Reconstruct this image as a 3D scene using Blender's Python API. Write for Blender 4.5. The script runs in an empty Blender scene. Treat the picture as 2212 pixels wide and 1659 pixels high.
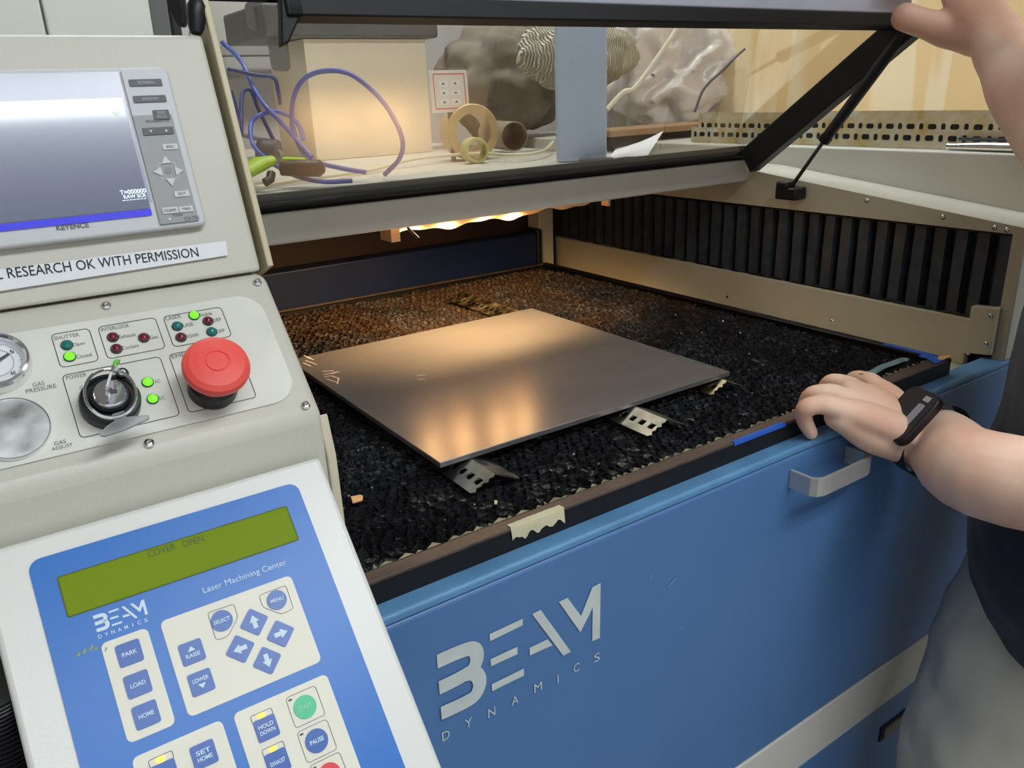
import bpy, bmesh, math, random
from mathutils import Vector as V, Matrix, noise
random.seed(7)
S = bpy.context.scene
COL = S.collection

# ------------------------------------------------------------------ camera
FPX = 1731.82
RC = [V((.82298222, -.56680409, -.0378603)), V((-.22311492, -.26122526, -.93913849)), V((.52241747, .78134147, -.34144619))]
CAM = V((0, 0, 1.27))
cd = bpy.data.cameras.new('camera'); cam = bpy.data.objects.new('camera', cd); COL.objects.link(cam)
cd.sensor_width = 36; cd.lens = FPX * 36 / 2212; cd.clip_start = .01
m = Matrix.Identity(4)
for r in range(3):
    m[r][0] = RC[0][r]; m[r][1] = -RC[1][r]; m[r][2] = -RC[2][r]; m[r][3] = CAM[r]
cam.matrix_world = m
S.camera = cam
# ------------------------------------------------------------------ world, exposure
w = bpy.data.worlds.new('world'); S.world = w; w.use_nodes = True
w.node_tree.nodes['Background'].inputs[0].default_value = (.93, .96, 1, 1)
w.node_tree.nodes['Background'].inputs[1].default_value = .85
S.view_settings.view_transform = 'Standard'; S.view_settings.look = 'None'
S.view_settings.gamma = 1; S.view_settings.use_curve_mapping = False
S.view_settings.exposure = -0.05
TUBE = 30.0          # fluorescent diffuser strength
BULB = 2.5           # watts of each small warm lamp

# ------------------------------------------------------------------ helpers
def ray(px, py):
    a, b, c = px - 1106, py - 829.5, FPX
    return RC[0] * a + RC[1] * b + RC[2] * c
def hit(px, py, axis, val):
    d = ray(px, py); return CAM + d * ((val - CAM[axis]) / d[axis])

def lin(c):
    c = c / 255
    return c / 12.92 if c <= .04045 else ((c + .055) / 1.055) ** 2.4
def rgb(r, g, b): return (lin(r), lin(g), lin(b))

MATS = {}
def M(name, col, rough=.5, metal=0, var=0, vs=12, bump=0, bs=300, em=0, trans=0, ior=1.45, coat=0, dirt=None, rvar=0, sheen=0, spec=.5, det=6, aniso=None, tint=None):
    if name in MATS: return MATS[name]
    mt = bpy.data.materials.new(name); mt.use_nodes = True
    nt = mt.node_tree; N = nt.nodes; L = nt.links; b = N['Principled BSDF']
    b.inputs['Base Color'].default_value = (*col, 1); b.inputs['Roughness'].default_value = rough
    b.inputs['Metallic'].default_value = metal; b.inputs['IOR'].default_value = ior
    b.inputs['Specular IOR Level'].default_value = spec
    b.inputs['Transmission Weight'].default_value = trans; b.inputs['Coat Weight'].default_value = coat
    b.inputs['Coat Roughness'].default_value = .15
    b.inputs['Sheen Weight'].default_value = sheen
    tc = N.new('ShaderNodeTexCoord')
    src = tc.outputs['Object']
    if aniso:
        mp = N.new('ShaderNodeMapping'); mp.inputs['Scale'].default_value = aniso; L.new(src, mp.inputs[0]); src = mp.outputs[0]
    out = None
    if var or dirt:
        nz = N.new('ShaderNodeTexNoise'); nz.inputs['Scale'].default_value = vs; nz.inputs['Detail'].default_value = det; L.new(src, nz.inputs['Vector'])
        cr = N.new('ShaderNodeValToRGB'); cr.color_ramp.elements[0].position = .3; cr.color_ramp.elements[1].position = .7
        lo = [c * (1 - var) for c in col]; hi = [min(1, c * (1 + var)) for c in col]
        if dirt: lo = dirt; hi = col
        cr.color_ramp.elements[0].color = (*lo, 1); cr.color_ramp.elements[1].color = (*hi, 1)
        L.new(nz.outputs[0], cr.inputs[0]); L.new(cr.outputs[0], b.inputs['Base Color'])
        if rvar:
            mr = N.new('ShaderNodeMapRange'); mr.inputs[3].default_value = rough - rvar; mr.inputs[4].default_value = rough + rvar
            mr.inputs[1].default_value = .3; mr.inputs[2].default_value = .7
            L.new(nz.outputs[0], mr.inputs[0]); L.new(mr.outputs[0], b.inputs['Roughness'])
    if bump:
        n2 = N.new('ShaderNodeTexNoise'); n2.inputs['Scale'].default_value = bs; n2.inputs['Detail'].default_value = 3; L.new(src, n2.inputs['Vector'])
        bp = N.new('ShaderNodeBump'); bp.inputs['Strength'].default_value = bump; bp.inputs['Distance'].default_value = .002
        L.new(n2.outputs[0], bp.inputs['Height']); L.new(bp.outputs[0], b.inputs['Normal'])
    if em:
        b.inputs['Emission Color'].default_value = (*col, 1); b.inputs['Emission Strength'].default_value = em
    MATS[name] = mt
    return mt

PAINT = M('beige_paint', rgb(202, 199, 186), .42, var=.035, vs=9, bump=.10, bs=500)
PANELM = M('panel_paint', rgb(222, 222, 212), .38, var=.05, vs=28, bump=.03, bs=400, det=2)
INNER = M('inner_paint', rgb(208, 198, 174), .5, var=.06, vs=6, bump=.1, bs=200)
WHITE = M('white_enamel', rgb(228, 228, 223), .34, var=.02, vs=5, bump=.05, bs=500)
BLUE = M('blue_paint', rgb(84, 124, 176), .30, var=.05, vs=7, bump=.03, bs=60)
LIPB = M('blue_lip_paint', rgb(96, 146, 190), .35, var=.12, vs=25, bump=.05, bs=100)
NAVY = M('navy_paint', rgb(22, 36, 70), .4, var=.08)
MEMB = M('blue_membrane', rgb(34, 112, 198), .35, var=.03, vs=6)
KEYB = M('key_blue', rgb(40, 92, 176), .32)
CREAM = M('cream_membrane', rgb(232, 228, 212), .4, var=.03, vs=20)
WPRINT = M('white_print', rgb(214, 232, 246), .5)
GPRINT = M('grey_print', rgb(98, 102, 104), .6)
DPRINT = M('dark_print', rgb(52, 54, 56), .6)
KPRINT = M('black_print', rgb(14, 14, 16), .5)
SILV = M('silver_print', rgb(206, 214, 212), .42, var=.05, vs=60)
BLACK = M('black_plastic', rgb(26, 26, 30), .42, var=.15, vs=30)
GASK = M('black_gasket', rgb(13, 14, 16), .55, var=.2, vs=40)
CHROME = M('chrome', (.78, .78, .80), .12, 1)
STEEL = M('brushed_steel', (.55, .55, .55), .28, 1, var=.25, vs=30, rvar=.12, bump=.05, bs=80)
GALV = M('galvanised_steel', (.27, .28, .27), .42, 1, var=.3, vs=60, rvar=.12)
BRASSY = M('heat_tinted_steel', (.32, .27, .16), .45, 1, var=.5, vs=70, rvar=.15)
RED = M('red_plastic', rgb(238, 84, 76), .45, var=.03, vs=30, sheen=.1)
LCDG = M('lcd_green', rgb(116, 140, 12), .5, var=.04, vs=10, em=.10, spec=.15)
LCDT = M('lcd_segments', rgb(52, 66, 8), .4)
GREYB = M('bezel_grey', rgb(200, 202, 204), .42)
GREYD = M('bezel_dark_grey', rgb(152, 153, 154), .42)
KEYG = M('key_dark_grey', rgb(84, 84, 88), .45)
KEYL = M('key_light_grey', rgb(206, 206, 206), .45)
PAPER = M('paper', rgb(232, 234, 238), .6)
MASK = M('masking_tape', rgb(206, 198, 164), .55, var=.08, vs=60, bump=.4, bs=120)
BTAPE = M('blue_tape', rgb(40, 92, 190), .5, var=.1, vs=50)
WOOD = M('wood_chip', rgb(232, 178, 116), .6, var=.1, vs=60)
RIMB = M('brown_rim', rgb(84, 68, 60), .45, var=.3, vs=30, bump=.2, bs=150, rvar=.1)
CHARB = M('char_black', rgb(20, 19, 19), .4, var=.4, vs=40, bump=.5, bs=120)

class Fr:
    """a plane frame: a along u, b along v, h along the normal"""
    def __init__(s, O, u, v):
        s.O = V(O); s.u = V(u).normalized(); s.v = V(v).normalized(); s.n = s.u.cross(s.v).normalized()
    def pt(s, a, b, h=0): return s.O + s.u * a + s.v * b + s.n * h
    def px(s, x, y, h=0):
        d = ray(x, y); o = s.O + s.n * h
        P = CAM + d * ((o - CAM).dot(s.n) / d.dot(s.n)) - s.O
        return (P.dot(s.u), P.dot(s.v))
    def at(s, a, b, h=0): return Fr(s.pt(a, b, h), s.u, s.v)

WF = Fr((0, 0, 0), (1, 0, 0), (0, 1, 0))       # world frame, h = z
_tcache = {}
def textmesh(s, bold):
    k = (s, bold)
    if k in _tcache: return _tcache[k]
    c = bpy.data.curves.new('t', 'FONT'); c.body = s; c.size = 1; c.offset = bold; c.align_x = 'CENTER'; c.resolution_u = 3
    o = bpy.data.objects.new('t', c); COL.objects.link(o)
    me = bpy.data.meshes.new_from_object(o.evaluated_get(bpy.context.evaluated_depsgraph_get()))
    vs = [(v.co.x, v.co.y) for v in me.vertices]; fs = [tuple(p.vertices) for p in me.polygons]
    bpy.data.objects.remove(o); bpy.data.curves.remove(c); bpy.data.meshes.remove(me)
    x0 = min(v[0] for v in vs); x1 = max(v[0] for v in vs); y0 = min(v[1] for v in vs); y1 = max(v[1] for v in vs)
    r = ([((x - (x0 + x1) / 2) / (x1 - x0), (y - (y0 + y1) / 2) / (y1 - y0)) for x, y in vs], fs)
    _tcache[k] = r; return r

def rrect(cx, cy, w, h, r, seg=5, rot=0):
    pts = []
    r = min(r, w / 2 * .999, h / 2 * .999)
    for sx, sy, a0 in ((1, 1, 0), (-1, 1, 90), (-1, -1, 180), (1, -1, 270)):
        for i in range(seg + 1):
            a = math.radians(a0 + 90 * i / seg)
            pts.append((sx * (w / 2 - r) + r * math.cos(a), sy * (h / 2 - r) + r * math.sin(a)))
    c, s_ = math.cos(rot), math.sin(rot)
    return [(cx + x * c - y * s_, cy + x * s_ + y * c) for x, y in pts]
def rpoly(pts, r, seg=4):
    out = []; n = len(pts)
    for i in range(n):
        p0, p, p1 = V(pts[i - 1]), V(pts[i]), V(pts[(i + 1) % n])
        d0 = (p0 - p); d1 = (p1 - p); rr = min(r, d0.length * .45, d1.length * .45)
        a = p + d0.normalized() * rr; b = p + d1.normalized() * rr
        for k in range(seg + 1):
            t = k / seg; q = a * (1 - t) ** 2 + p * 2 * t * (1 - t) + b * t * t; out.append((q.x, q.y))
    return out
def circ(cx, cy, r, n=28): return [(cx + r * math.cos(2 * math.pi * i / n), cy + r * math.sin(2 * math.pi * i / n)) for i in range(n)]

class MB:
    def __init__(s): s.v = []; s.f = []; s.mi = []; s.ms = []
    def mat(s, m):
        if m not in s.ms: s.ms.append(m)
        return s.ms.index(m)
    def poly(s, pts, m):
        b = len(s.v); s.v += [V(p) for p in pts]; s.f.append(tuple(range(b, b + len(pts)))); s.mi.append(s.mat(m)); return s
    def grid(s, rows, m, closed=False):
        b = len(s.v); nc = len(rows[0]); k = s.mat(m)
        for r in rows: s.v += [V(p) for p in r]
        for i in range(len(rows) - 1):
            for j in range(nc - (0 if closed else 1)):
                j2 = (j + 1) % nc
                s.f.append((b + i * nc + j, b + i * nc + j2, b + (i + 1) * nc + j2, b + (i + 1) * nc + j)); s.mi.append(k)
        return s
    def prism(s, F, p2, h0, h1, m, top=None):
        area = sum(p2[i - 1][0] * p2[i][1] - p2[i][0] * p2[i - 1][1] for i in range(len(p2)))
        if area < 0: p2 = p2[::-1]
        n = len(p2); b = len(s.v)
        s.v += [F.pt(x, y, h0) for x, y in p2] + [F.pt(x, y, h1) for x, y in p2]
        k = s.mat(m); kt = s.mat(top or m)
        s.f.append(tuple(range(b + n - 1, b - 1, -1))); s.mi.append(k)
        s.f.append(tuple(range(b + n, b + 2 * n))); s.mi.append(kt)
        for i in range(n):
            j = (i + 1) % n; s.f.append((b + i, b + j, b + n + j, b + n + i)); s.mi.append(k)
        return s
    def box(s, F, a0, a1, b0, b1, h0, h1, m): return s.prism(F, [(a0, b0), (a1, b0), (a1, b1), (a0, b1)], h0, h1, m)
    def flat(s, F, p2, h, m): return s.poly([F.pt(x, y, h) for x, y in p2], m)
    def outline(s, F, p2, wd, h, m):
        n = len(p2); cx = sum(p[0] for p in p2) / n; cy = sum(p[1] for p in p2) / n
        a = [F.pt(x, y, h) for x, y in p2]; bb = []
        for i in range(n):
            p0, p, p1 = V(p2[i - 1]), V(p2[i]), V(p2[(i + 1) % n]); t = (p1 - p0)
            if t.length < 1e-9: t = V((1, 0))
            t.normalize(); nn = V((-t.y, t.x))
            if (V((cx, cy)) - p).dot(nn) < 0: nn = -nn
            q = p + nn * wd; bb.append(F.pt(q.x, q.y, h))
        s.grid([a, bb], m, closed=True); return s
    def lathe(s, F, a, b, prof, m, seg=32, mats=None):
        for i in range(len(prof) - 1):
            (r0, h0), (r1, h1) = prof[i], prof[i + 1]
            A = [F.pt(a + r0 * math.cos(2 * math.pi * j / seg), b + r0 * math.sin(2 * math.pi * j / seg), h0) for j in range(seg)]
            B = [F.pt(a + r1 * math.cos(2 * math.pi * j / seg), b + r1 * math.sin(2 * math.pi * j / seg), h1) for j in range(seg)]
            s.grid([A, B], mats[i] if mats else m, closed=True)
        return s
    def tube(s, pts, r, m, seg=10, flat=1.0, cap=True, up=(0, 0, 1)):
        pts = [V(p) for p in pts]; n = len(pts); rows = []
        upv = V(up); pu = None
        for i, p in enumerate(pts):
            t = (pts[min(i + 1, n - 1)] - pts[max(i - 1, 0)]).normalized()
            x = upv - t * upv.dot(t) if pu is None else pu - t * pu.dot(t)
            if x.length < 1e-4: x = V((1, 0, 0)) - t * t.x
            x.normalize(); pu = x; y = t.cross(x)
            rr = r[i] if isinstance(r, (list, tuple)) else r
            if isinstance(rr, (list, tuple)): rx, ry = rr
            else: rx, ry = rr * flat, rr
            rows.append([p + x * rx * math.cos(2 * math.pi * k / seg) + y * ry * math.sin(2 * math.pi * k / seg) for k in range(seg)])
        s.grid(rows, m, closed=True)
        if cap: s.poly(rows[0][::-1], m); s.poly(rows[-1], m)
        return s
    def ball(s, c, rx, ry, rz, m, seg=14, rings=8):
        c = V(c); rows = []
        for i in range(rings + 1):
            t = math.pi * (i + .001 * (i == 0) - .001 * (i == rings)) / rings
            rows.append([c + V((rx * math.sin(t) * math.cos(2 * math.pi * k / seg), ry * math.sin(t) * math.sin(2 * math.pi * k / seg), -rz * math.cos(t))) for k in range(seg)])
        s.grid(rows, m, closed=True); s.poly(rows[0][::-1], m); s.poly(rows[-1], m)
        return s
    def text(s, F, st, a, b, w, h, m, z=.0004, bold=.01, rot=0):
        vs, fs = textmesh(st, bold); base = len(s.v); k = s.mat(m); c, q = math.cos(rot), math.sin(rot)
        for x, y in vs:
            x *= w; y *= h; s.v.append(F.pt(a + x * c - y * q, b + x * q + y * c, z))
        for f in fs: s.f.append(tuple(base + i for i in f)); s.mi.append(k)
        return s
    def obj(s, name, parent=None, loc=None, bevel=0, smooth=30, merge=False):
        if loc is None:
            if parent is not None: loc = V(parent['_w'])
            else:
                xs = [v.x for v in s.v]; ys = [v.y for v in s.v]; zs = [v.z for v in s.v]
                loc = V(((min(xs) + max(xs)) / 2, (min(ys) + max(ys)) / 2, min(zs)))
        loc = V(loc)
        me = bpy.data.meshes.new(name); me.from_pydata([v - loc for v in s.v], [], s.f)
        for mm in s.ms: me.materials.append(mm)
        me.polygons.foreach_set('material_index', s.mi); me.update()
        if merge:
            bm = bmesh.new(); bm.from_mesh(me); bmesh.ops.remove_doubles(bm, verts=bm.verts, dist=1e-6); bm.to_mesh(me); bm.free()
        if smooth:
            me.shade_smooth(); me.set_sharp_from_angle(angle=math.radians(smooth))
        o = bpy.data.objects.new(name, me); COL.objects.link(o)
        if parent is not None:
            o.parent = parent; o.location = loc - V(parent['_w'])
        else: o.location = loc
        o['_w'] = tuple(loc)
        if bevel:
            b = o.modifiers.new('bevel', 'BEVEL'); b.width = bevel; b.segments = 3; b.limit_method = 'ANGLE'; b.angle_limit = math.radians(40)
            b.harden_normals = False
        return o
def tag(o, label=None, cat=None, group=None, kind=None):
    if label: o['label'] = label
    if cat: o['category'] = cat
    if group: o['group'] = group
    if kind: o['kind'] = kind
    return o
def thing(name, loc, label, cat, group=None):
    o = bpy.data.objects.new(name, None); COL.objects.link(o); o.location = loc; o['_w'] = tuple(loc); o.empty_display_size = .02
    return tag(o, label, cat, group)
def bez(pts, n=12):
    """Catmull-Rom through points"""
    P = [V(p) for p in pts]; P = [P[0] * 2 - P[1]] + P + [P[-1] * 2 - P[-2]]; out = []
    for i in range(1, len(P) - 2):
        for k in range(n):
            t = k / n; a, b, c, d = P[i - 1], P[i], P[i + 1], P[i + 2]
            out.append(.5 * ((2 * b) + (c - a) * t + (2 * a - 5 * b + 4 * c - d) * t * t + (3 * b - a - 3 * c + d) * t ** 3))
    out.append(P[-2]); return out

# ================================================================== ROOM
ROOMW = M('wall_paint', rgb(196, 194, 190), .8, var=.03, vs=3)
FLOORM = M('floor_vinyl', rgb(120, 116, 108), .5, var=.1, vs=5)
tag(MB().box(WF, -2.6, 3.4, -3.2, 2.6, -.1, 0, FLOORM).obj('floor'), kind='structure')
tag(MB().box(WF, -2.6, 3.4, -3.2, 2.6, 2.75, 2.85, ROOMW).obj('ceiling'), kind='structure')
tag(MB().box(WF, -2.6, 3.4, 2.6, 2.7, 0, 2.75, ROOMW).obj('wall_back'), kind='structure')
tag(MB().box(WF, 3.4, 3.5, -3.2, 2.6, 0, 2.75, ROOMW).obj('wall_right'), kind='structure')
tag(MB().box(WF, -2.7, -2.6, -3.2, 2.6, 0, 2.75, ROOMW).obj('wall_left'), kind='structure')
DIFF = M('light_diffuser', (.90, .97, 1.0), .5, em=TUBE)
for x, y, wd, dp in ((.20, -1.02, 1.3, .13), (1.05, -.72, 1.3, .16), (.9, 1.45, 1.3, .20)):  # third fixture is unseen, added to brighten the rear deck and wall
    t = thing('ceiling_light', (x, y, 2.75), 'long fluorescent ceiling fixture, ' + {.2: 'nearest the control console', 1.05: 'above the standing person', .9: 'unseen, added to light the rear deck'}[x], 'light')
    F = Fr((x, y, 2.70), (1, 0, 0), (0, 1, 0))
    MB().box(F, -wd / 2 - .03, wd / 2 + .03, -dp / 2 - .03, dp / 2 + .03, .0, .05, WHITE).obj('housing', t)
    MB().box(F, -wd / 2, wd / 2, -dp / 2, dp / 2, -.02, -.001, DIFF).obj('diffuser', t)

# ================================================================== LASER CUTTER CHASSIS
XW = 1.04                                       # inner face of the right side wall
mc = thing('laser_cutter', (.45, .9, 0), 'large blue and beige laser cutting machine with its lid raised', 'laser cutter')
YF = .443
FP = Fr((0, YF, 0), (1, 0, 0), (0, 0, 1))       # front panel, a=x b=z, normal -y
# front panel
b = MB(); b.box(FP, -.30, 1.34, .556, .922, -.03, 0, BLUE)
fp = b.obj('front_panel', mc, bevel=.003)
b = MB(); b.box(FP, -.30, 1.34, .4855, .5555, -.03, .001, M('stripe_paint', rgb(214, 212, 204), .4, var=.02, vs=4)); b.obj('stripe_panel', mc, bevel=.002)
b = MB(); b.box(FP, -.30, 1.34, .08, .485, -.03, 0, BLUE); lp = b.obj('lower_panel', mc, bevel=.003)
# logo on the front panel, drawn from zoomed photo coordinates put onto the panel
ZO = lambda x, y: (700 + x / 2.765, 950 + y / 2.765)
LOGO_POLYS = [
 [(985,1157),(1183,1065),(1183,1105),(987,1200)], [(990,1307),(1150,1233),(1152,1277),(993,1350)], [(997,1457),(1190,1362),(1190,1405),(1000,1498)],
 [(1238,1038),(1290,1012),(1470,1262),(1425,1287)], [(1223,1240),(1330,1188),(1362,1224),(1225,1285)],
 [(1398,965),(1450,940),(1533,1052),(1527,1147)], [(1527,1147),(1525,1062),(1598,877),(1648,852),(1643,1180),(1597,1200),(1600,1000)]]
LOGO_STROKES = [[(672,1322),(760,1282),(830,1254),(875,1243),(903,1262),(908,1308),(888,1358),(850,1390),(770,1435),(682,1477)],
                [(850,1392),(895,1390),(920,1420),(922,1465),(900,1515),(860,1548),(780,1588),(693,1627)]]
def logo_geom():
    """the wordmark in flat panel metres"""
    P = [[FP.px(*ZO(*p)) for p in q] for q in LOGO_POLYS]
    for st in LOGO_STROKES:
        pts = [FP.px(*ZO(*p)) for p in st]
        pts = [(p.x, p.y) for p in bez([(x, y, 0) for x, y in pts], 5)]
        wv = .0118; top = []; bot = []
        for i, p in enumerate(pts):
            p0 = V(pts[max(i - 1, 0)]); p1 = V(pts[min(i + 1, len(pts) - 1)]); t = (p1 - p0).normalized(); nn = V((-t.y, t.x))
            if (i == 0 and st is LOGO_STROKES[0]) or i == len(pts) - 1: nn = V((0, 1 if nn.y > 0 else -1))
            top.append(tuple(V(p) + nn * wv / 2 * 1.05)); bot.append(tuple(V(p) - nn * wv / 2 * 1.05))
        for i in range(len(pts) - 1): P.append([top[i], top[i + 1], bot[i + 1], bot[i]])
    return P
LG = logo_geom()
b = MB()
for q_i, q in enumerate(LG): b.flat(FP, q if q_i != len(LG) else q, .0009 + .00001 * q_i, SILV)
for ch, x, y in (('D',962,1587),('Y',1011,1560),('N',1061,1537),('A',1111,1511),('M',1161,1483),('I',1204,1465),('C',1244,1441),('S',1288,1419)):
    a, z = FP.px(x, y); b.text(FP, ch, a, z, {'I': .0012, 'M': .0078}.get(ch, .0066), .0085, SILV, z=.0009, bold=.0)
tag(b.obj('wordmark', fp), 'silver wordmark lettering')
# scuffs on the blue panel
b = MB()
SC = M('scuff', rgb(120, 160, 205), .5)
for x, y, w_, h_, r_ in ((1450, 1258, .012, .0016, .5), (1470, 1356, .006, .001, .4), (1405, 1245, .004, .001, .9)):
    a, z = FP.px(x, y); b = MB(); b.flat(FP, rrect(a, z, w_, h_, h_ / 2, rot=r_), .0008, SC); b.obj('scuff_mark', fp, smooth=0)
# top lip of the front
b = MB(); b.box(WF, -.30, 1.34, YF, .470, .922, .930, LIPB); b.obj('front_lip', mc, bevel=.0025)
# drawer pull
_S = STEEL; STEEL = M('satin_steel', (.62, .60, .58), .35, .55, var=.08, vs=30)
b = MB()
qa, qb = hit(1712, 1030, 1, YF), hit(1836, 975, 1, YF); aL, aR = qa.x - .006, qb.x - .006; zL = (qa.z + qb.z) / 2
hp = [(aL, 0), (aL, .024), (aL + .004, .030), (aL + .012, .033), (aR - .012, .033), (aR - .004, .030), (aR, .024), (aR, 0)]
inn = [(aL + .004, 0), (aL + .004, .022), (aL + .007, .027), (aL + .013, .0295), (aR - .013, .0295), (aR - .007, .027), (aR - .004, .022), (aR - .004, 0)]
for i in range(len(hp) - 1):
    for (z0, z1) in ((zL - .0095, zL + .0095),):
        o1, o2, i1, i2 = hp[i], hp[i + 1], inn[i], inn[i + 1]
        f = lambda p, z: FP.pt(p[0], z, p[1] + .0005)
        b.poly([f(o1, z0), f(o2, z0), f(o2, z1), f(o1, z1)], STEEL); b.poly([f(i1, z1), f(i2, z1), f(i2, z0), f(i1, z0)], STEEL)
        b.poly([f(o1, z1), f(o2, z1), f(i2, z1), f(i1, z1)], STEEL); b.poly([f(i1, z0), f(i2, z0), f(o2, z0), f(o1, z0)], STEEL)
STEEL = _S; tag(b.obj('drawer_pull', fp, merge=True), 'flat steel bow handle')
# recessed latch on lower panel
b = MB()
q = [FP.px(x, y) for x, y in ((1902, 1567), (1961, 1531), (1955, 1558), (1899, 1600))]
a0, a1 = (q[0][0] + q[3][0]) / 2, (q[1][0] + q[2][0]) / 2; z1, z0 = (q[0][1] + q[1][1]) / 2, (q[2][1] + q[3][1]) / 2
b.box(FP, a0, a1, z0, z1, 0, .002, BLACK); b.box(FP, a0 + .006, a1 - .006, z0 + .004, z1 - .004, .002, .004, M('latch_grey', rgb(128, 128, 118), .45, var=.1))
tag(b.obj('latch', lp), 'black framed flush latch')

# right side wall: strips around the bellows opening
FR = Fr((XW, 0, 0), (0, 1, 0), (0, 0, 1))       # a=y b=z, normal +x
def yz(b, pts, x0, x1, m): return b.prism(Fr((0, 0, 0), (0, 1, 0), (0, 0, 1)), pts, x0, x1, m)
b = MB()
yz(b, [(.445, 1.087), (1.36, 1.089), (1.36, 1.143), (.868, 1.1425), (.445, 1.0955)], XW, XW + .004, INNER)
yz(b, [(.445, .90), (.459, .90), (.459, 1.087), (.445, 1.087)], XW, XW + .004, INNER)
b.obj('side_wall_panel', mc, smooth=0)
b = MB(); yz(b, [(.489, .915), (1.36, .915), (1.36, .980), (.489, .976)], XW - .006, XW + .004, INNER)
b.obj('side_rail', mc, bevel=.0015)
b = MB(); yz(b, [(.457, .936), (.4895, .932), (.4895, .994), (.457, .997)], XW - .009, XW + .004, INNER); b.obj('corner_plate', mc, bevel=.001)
b = MB(); b.box(WF, .945, XW, .458, 1.36, .900, .915, INNER); b.obj('inner_shelf', mc)
# ledge and raised side block
b = MB(); yz(b, [(.445, 1.0905), (.868, 1.0925), (.868, 1.1425), (.445, 1.0955)], XW + .0045, XW + .09, PAINT); b.obj('side_ledge', mc, bevel=.003)
b = MB()
b.box(WF, XW + .09, 1.46, .455, 1.75, .60, 1.172, PAINT)
b.obj('side_block', mc, bevel=.003)
b = MB(); b.box(Fr((XW + .09, 0, 0), (0, 1, 0), (0, 0, 1)), .4755, .4765, 1.07, 1.172, -.0008, .0, M('seam_dark', rgb(110, 106, 98), .6)); b.obj('panel_seam', mc)
b = MB(); b.box(WF, XW + .0005, 1.34, .4435, .4545, .930, 1.094, PAINT); b.obj('front_post', mc, bevel=.002)
# bellows
BEL = M('bellows_fabric', rgb(66, 70, 76), .38, var=.25, vs=50, bump=.15, bs=200)
rows_t = []; rows_b = []
n = 31; y0, y1 = .452, 1.36
pitch = .0273; k = 0; yy = y0
while yy < y1:
    for dy, dx in ((0, .026), (.0075, .0265), (.0085, .008), (.0235, .007)):
        q = yy + dy
        rows_t.append((XW + dx, q, 1.096)); rows_b.append((XW + dx + .002 * math.sin(q * 60), q, .966))
    yy += pitch
b = MB(); b.grid([rows_b, rows_t], BEL)
b.obj('bellows', mc, smooth=0)
b = MB(); pts = [(XW + .002, .47 + i * .012, .9765 + .0016 * math.sin(i * 1.9) + .001 * math.sin(i * .7)) for i in range(74)]
b.tube(pts, .0028, GASK, seg=6); b.obj('bellows_hem', mc)
b = MB(); b.box(WF, XW + .004, XW + .006, .45, 1.36, 1.084, 1.09, GASK); b.obj('bellows_track', mc)
# bolts on side wall
def dome(b, F, a, z, r, m, hh=None):
    hh = hh or r * .7
    b.lathe(F, a, z, [(r, 0), (r * .96, hh * .35), (r * .75, hh * .72), (r * .4, hh * .95), (.0001, hh)], m, seg=14)
FL = Fr((XW, 0, 0), (0, -1, 0), (0, 0, 1))      # normal -x, a=-y
for i, (px, py, off) in enumerate(((1873, 433, 0), (2037, 469, 0), (2149, 492, 0), (2175, 497, 0), (1797, 694, .006), (2092, 762, .006), (2140, 683, .009), (2130, 743, .009), (1571, 641, .006))):
    p = hit(px, py, 0, XW - off); b = MB(); dome(b, Fr((XW - off, 0, 0), (0, -1, 0), (0, 0, 1)), -p.y, p.z, .0033 if i < 8 else .002, CHROME if i < 8 else BLACK); b.obj('bolt', mc)
# rear deck, back rail, interior
b = MB(); b.box(WF, -.42, XW + .0045, .872, 2.2, 1.143, 1.158, PAINT); b.box(WF, XW + .005, XW + .0895, .868, 1.75, 1.10, 1.1428, PAINT); b.obj('rear_deck', mc, bevel=.002)
p0 = hit(1600, 372, 1, .868); p1 = hit(560, 497, 1, .868)
b = MB(); b.box(WF, .155, XW + .004, .862, .872, 1.124, 1.158, PAINT); b.obj('back_rail', mc, bevel=.003)
DARKIN = M('dark_interior', rgb(58, 42, 34), .6, var=.3, vs=8)
b = MB(); b.box(WF, -.42, XW + .09, 1.36, 1.38, .80, 1.143, DARKIN); b.obj('inner_back_wall', mc)
b = MB(); b.box(WF, .158, .166, .73, 1.36, .80, 1.142, DARKIN); b.obj('inner_left_wall', mc)
b = MB(); b.box(WF, .166, XW - .01, .47, 1.36, .86, .875, CHARB); b.obj('bed_pan', mc)
# gantry beam at the back
b = MB(); b.box(WF, .167, .930, 1.282, 1.32, .915, 1.010, NAVY); b.box(WF, .930, .942, 1.280, 1.325, .915, 1.016, BLACK); b.obj('gantry_beam', mc, bevel=.003)
b = MB(); b.box(WF, .950, .985, 1.30, 1.34, .90, 1.05, INNER); b.obj('gantry_end_block', mc, bevel=.002)
# carriage body below (kickspace / base)
b = MB(); b.box(WF, -.28, 1.32, .475, 1.9, .10, .85, M('base_paint', rgb(60, 70, 90), .6)); b.obj('base_cabinet', mc)
for x in (-.2, 1.2):
    for y in (.55, 1.8): MB().lathe(Fr((x, y, 0), (1, 0, 0), (0, 1, 0)), 0, 0, [(.03, 0), (.03, .02), (.012, .025), (.012, .10)], BLACK, seg=16).obj('foot', mc)
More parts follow.
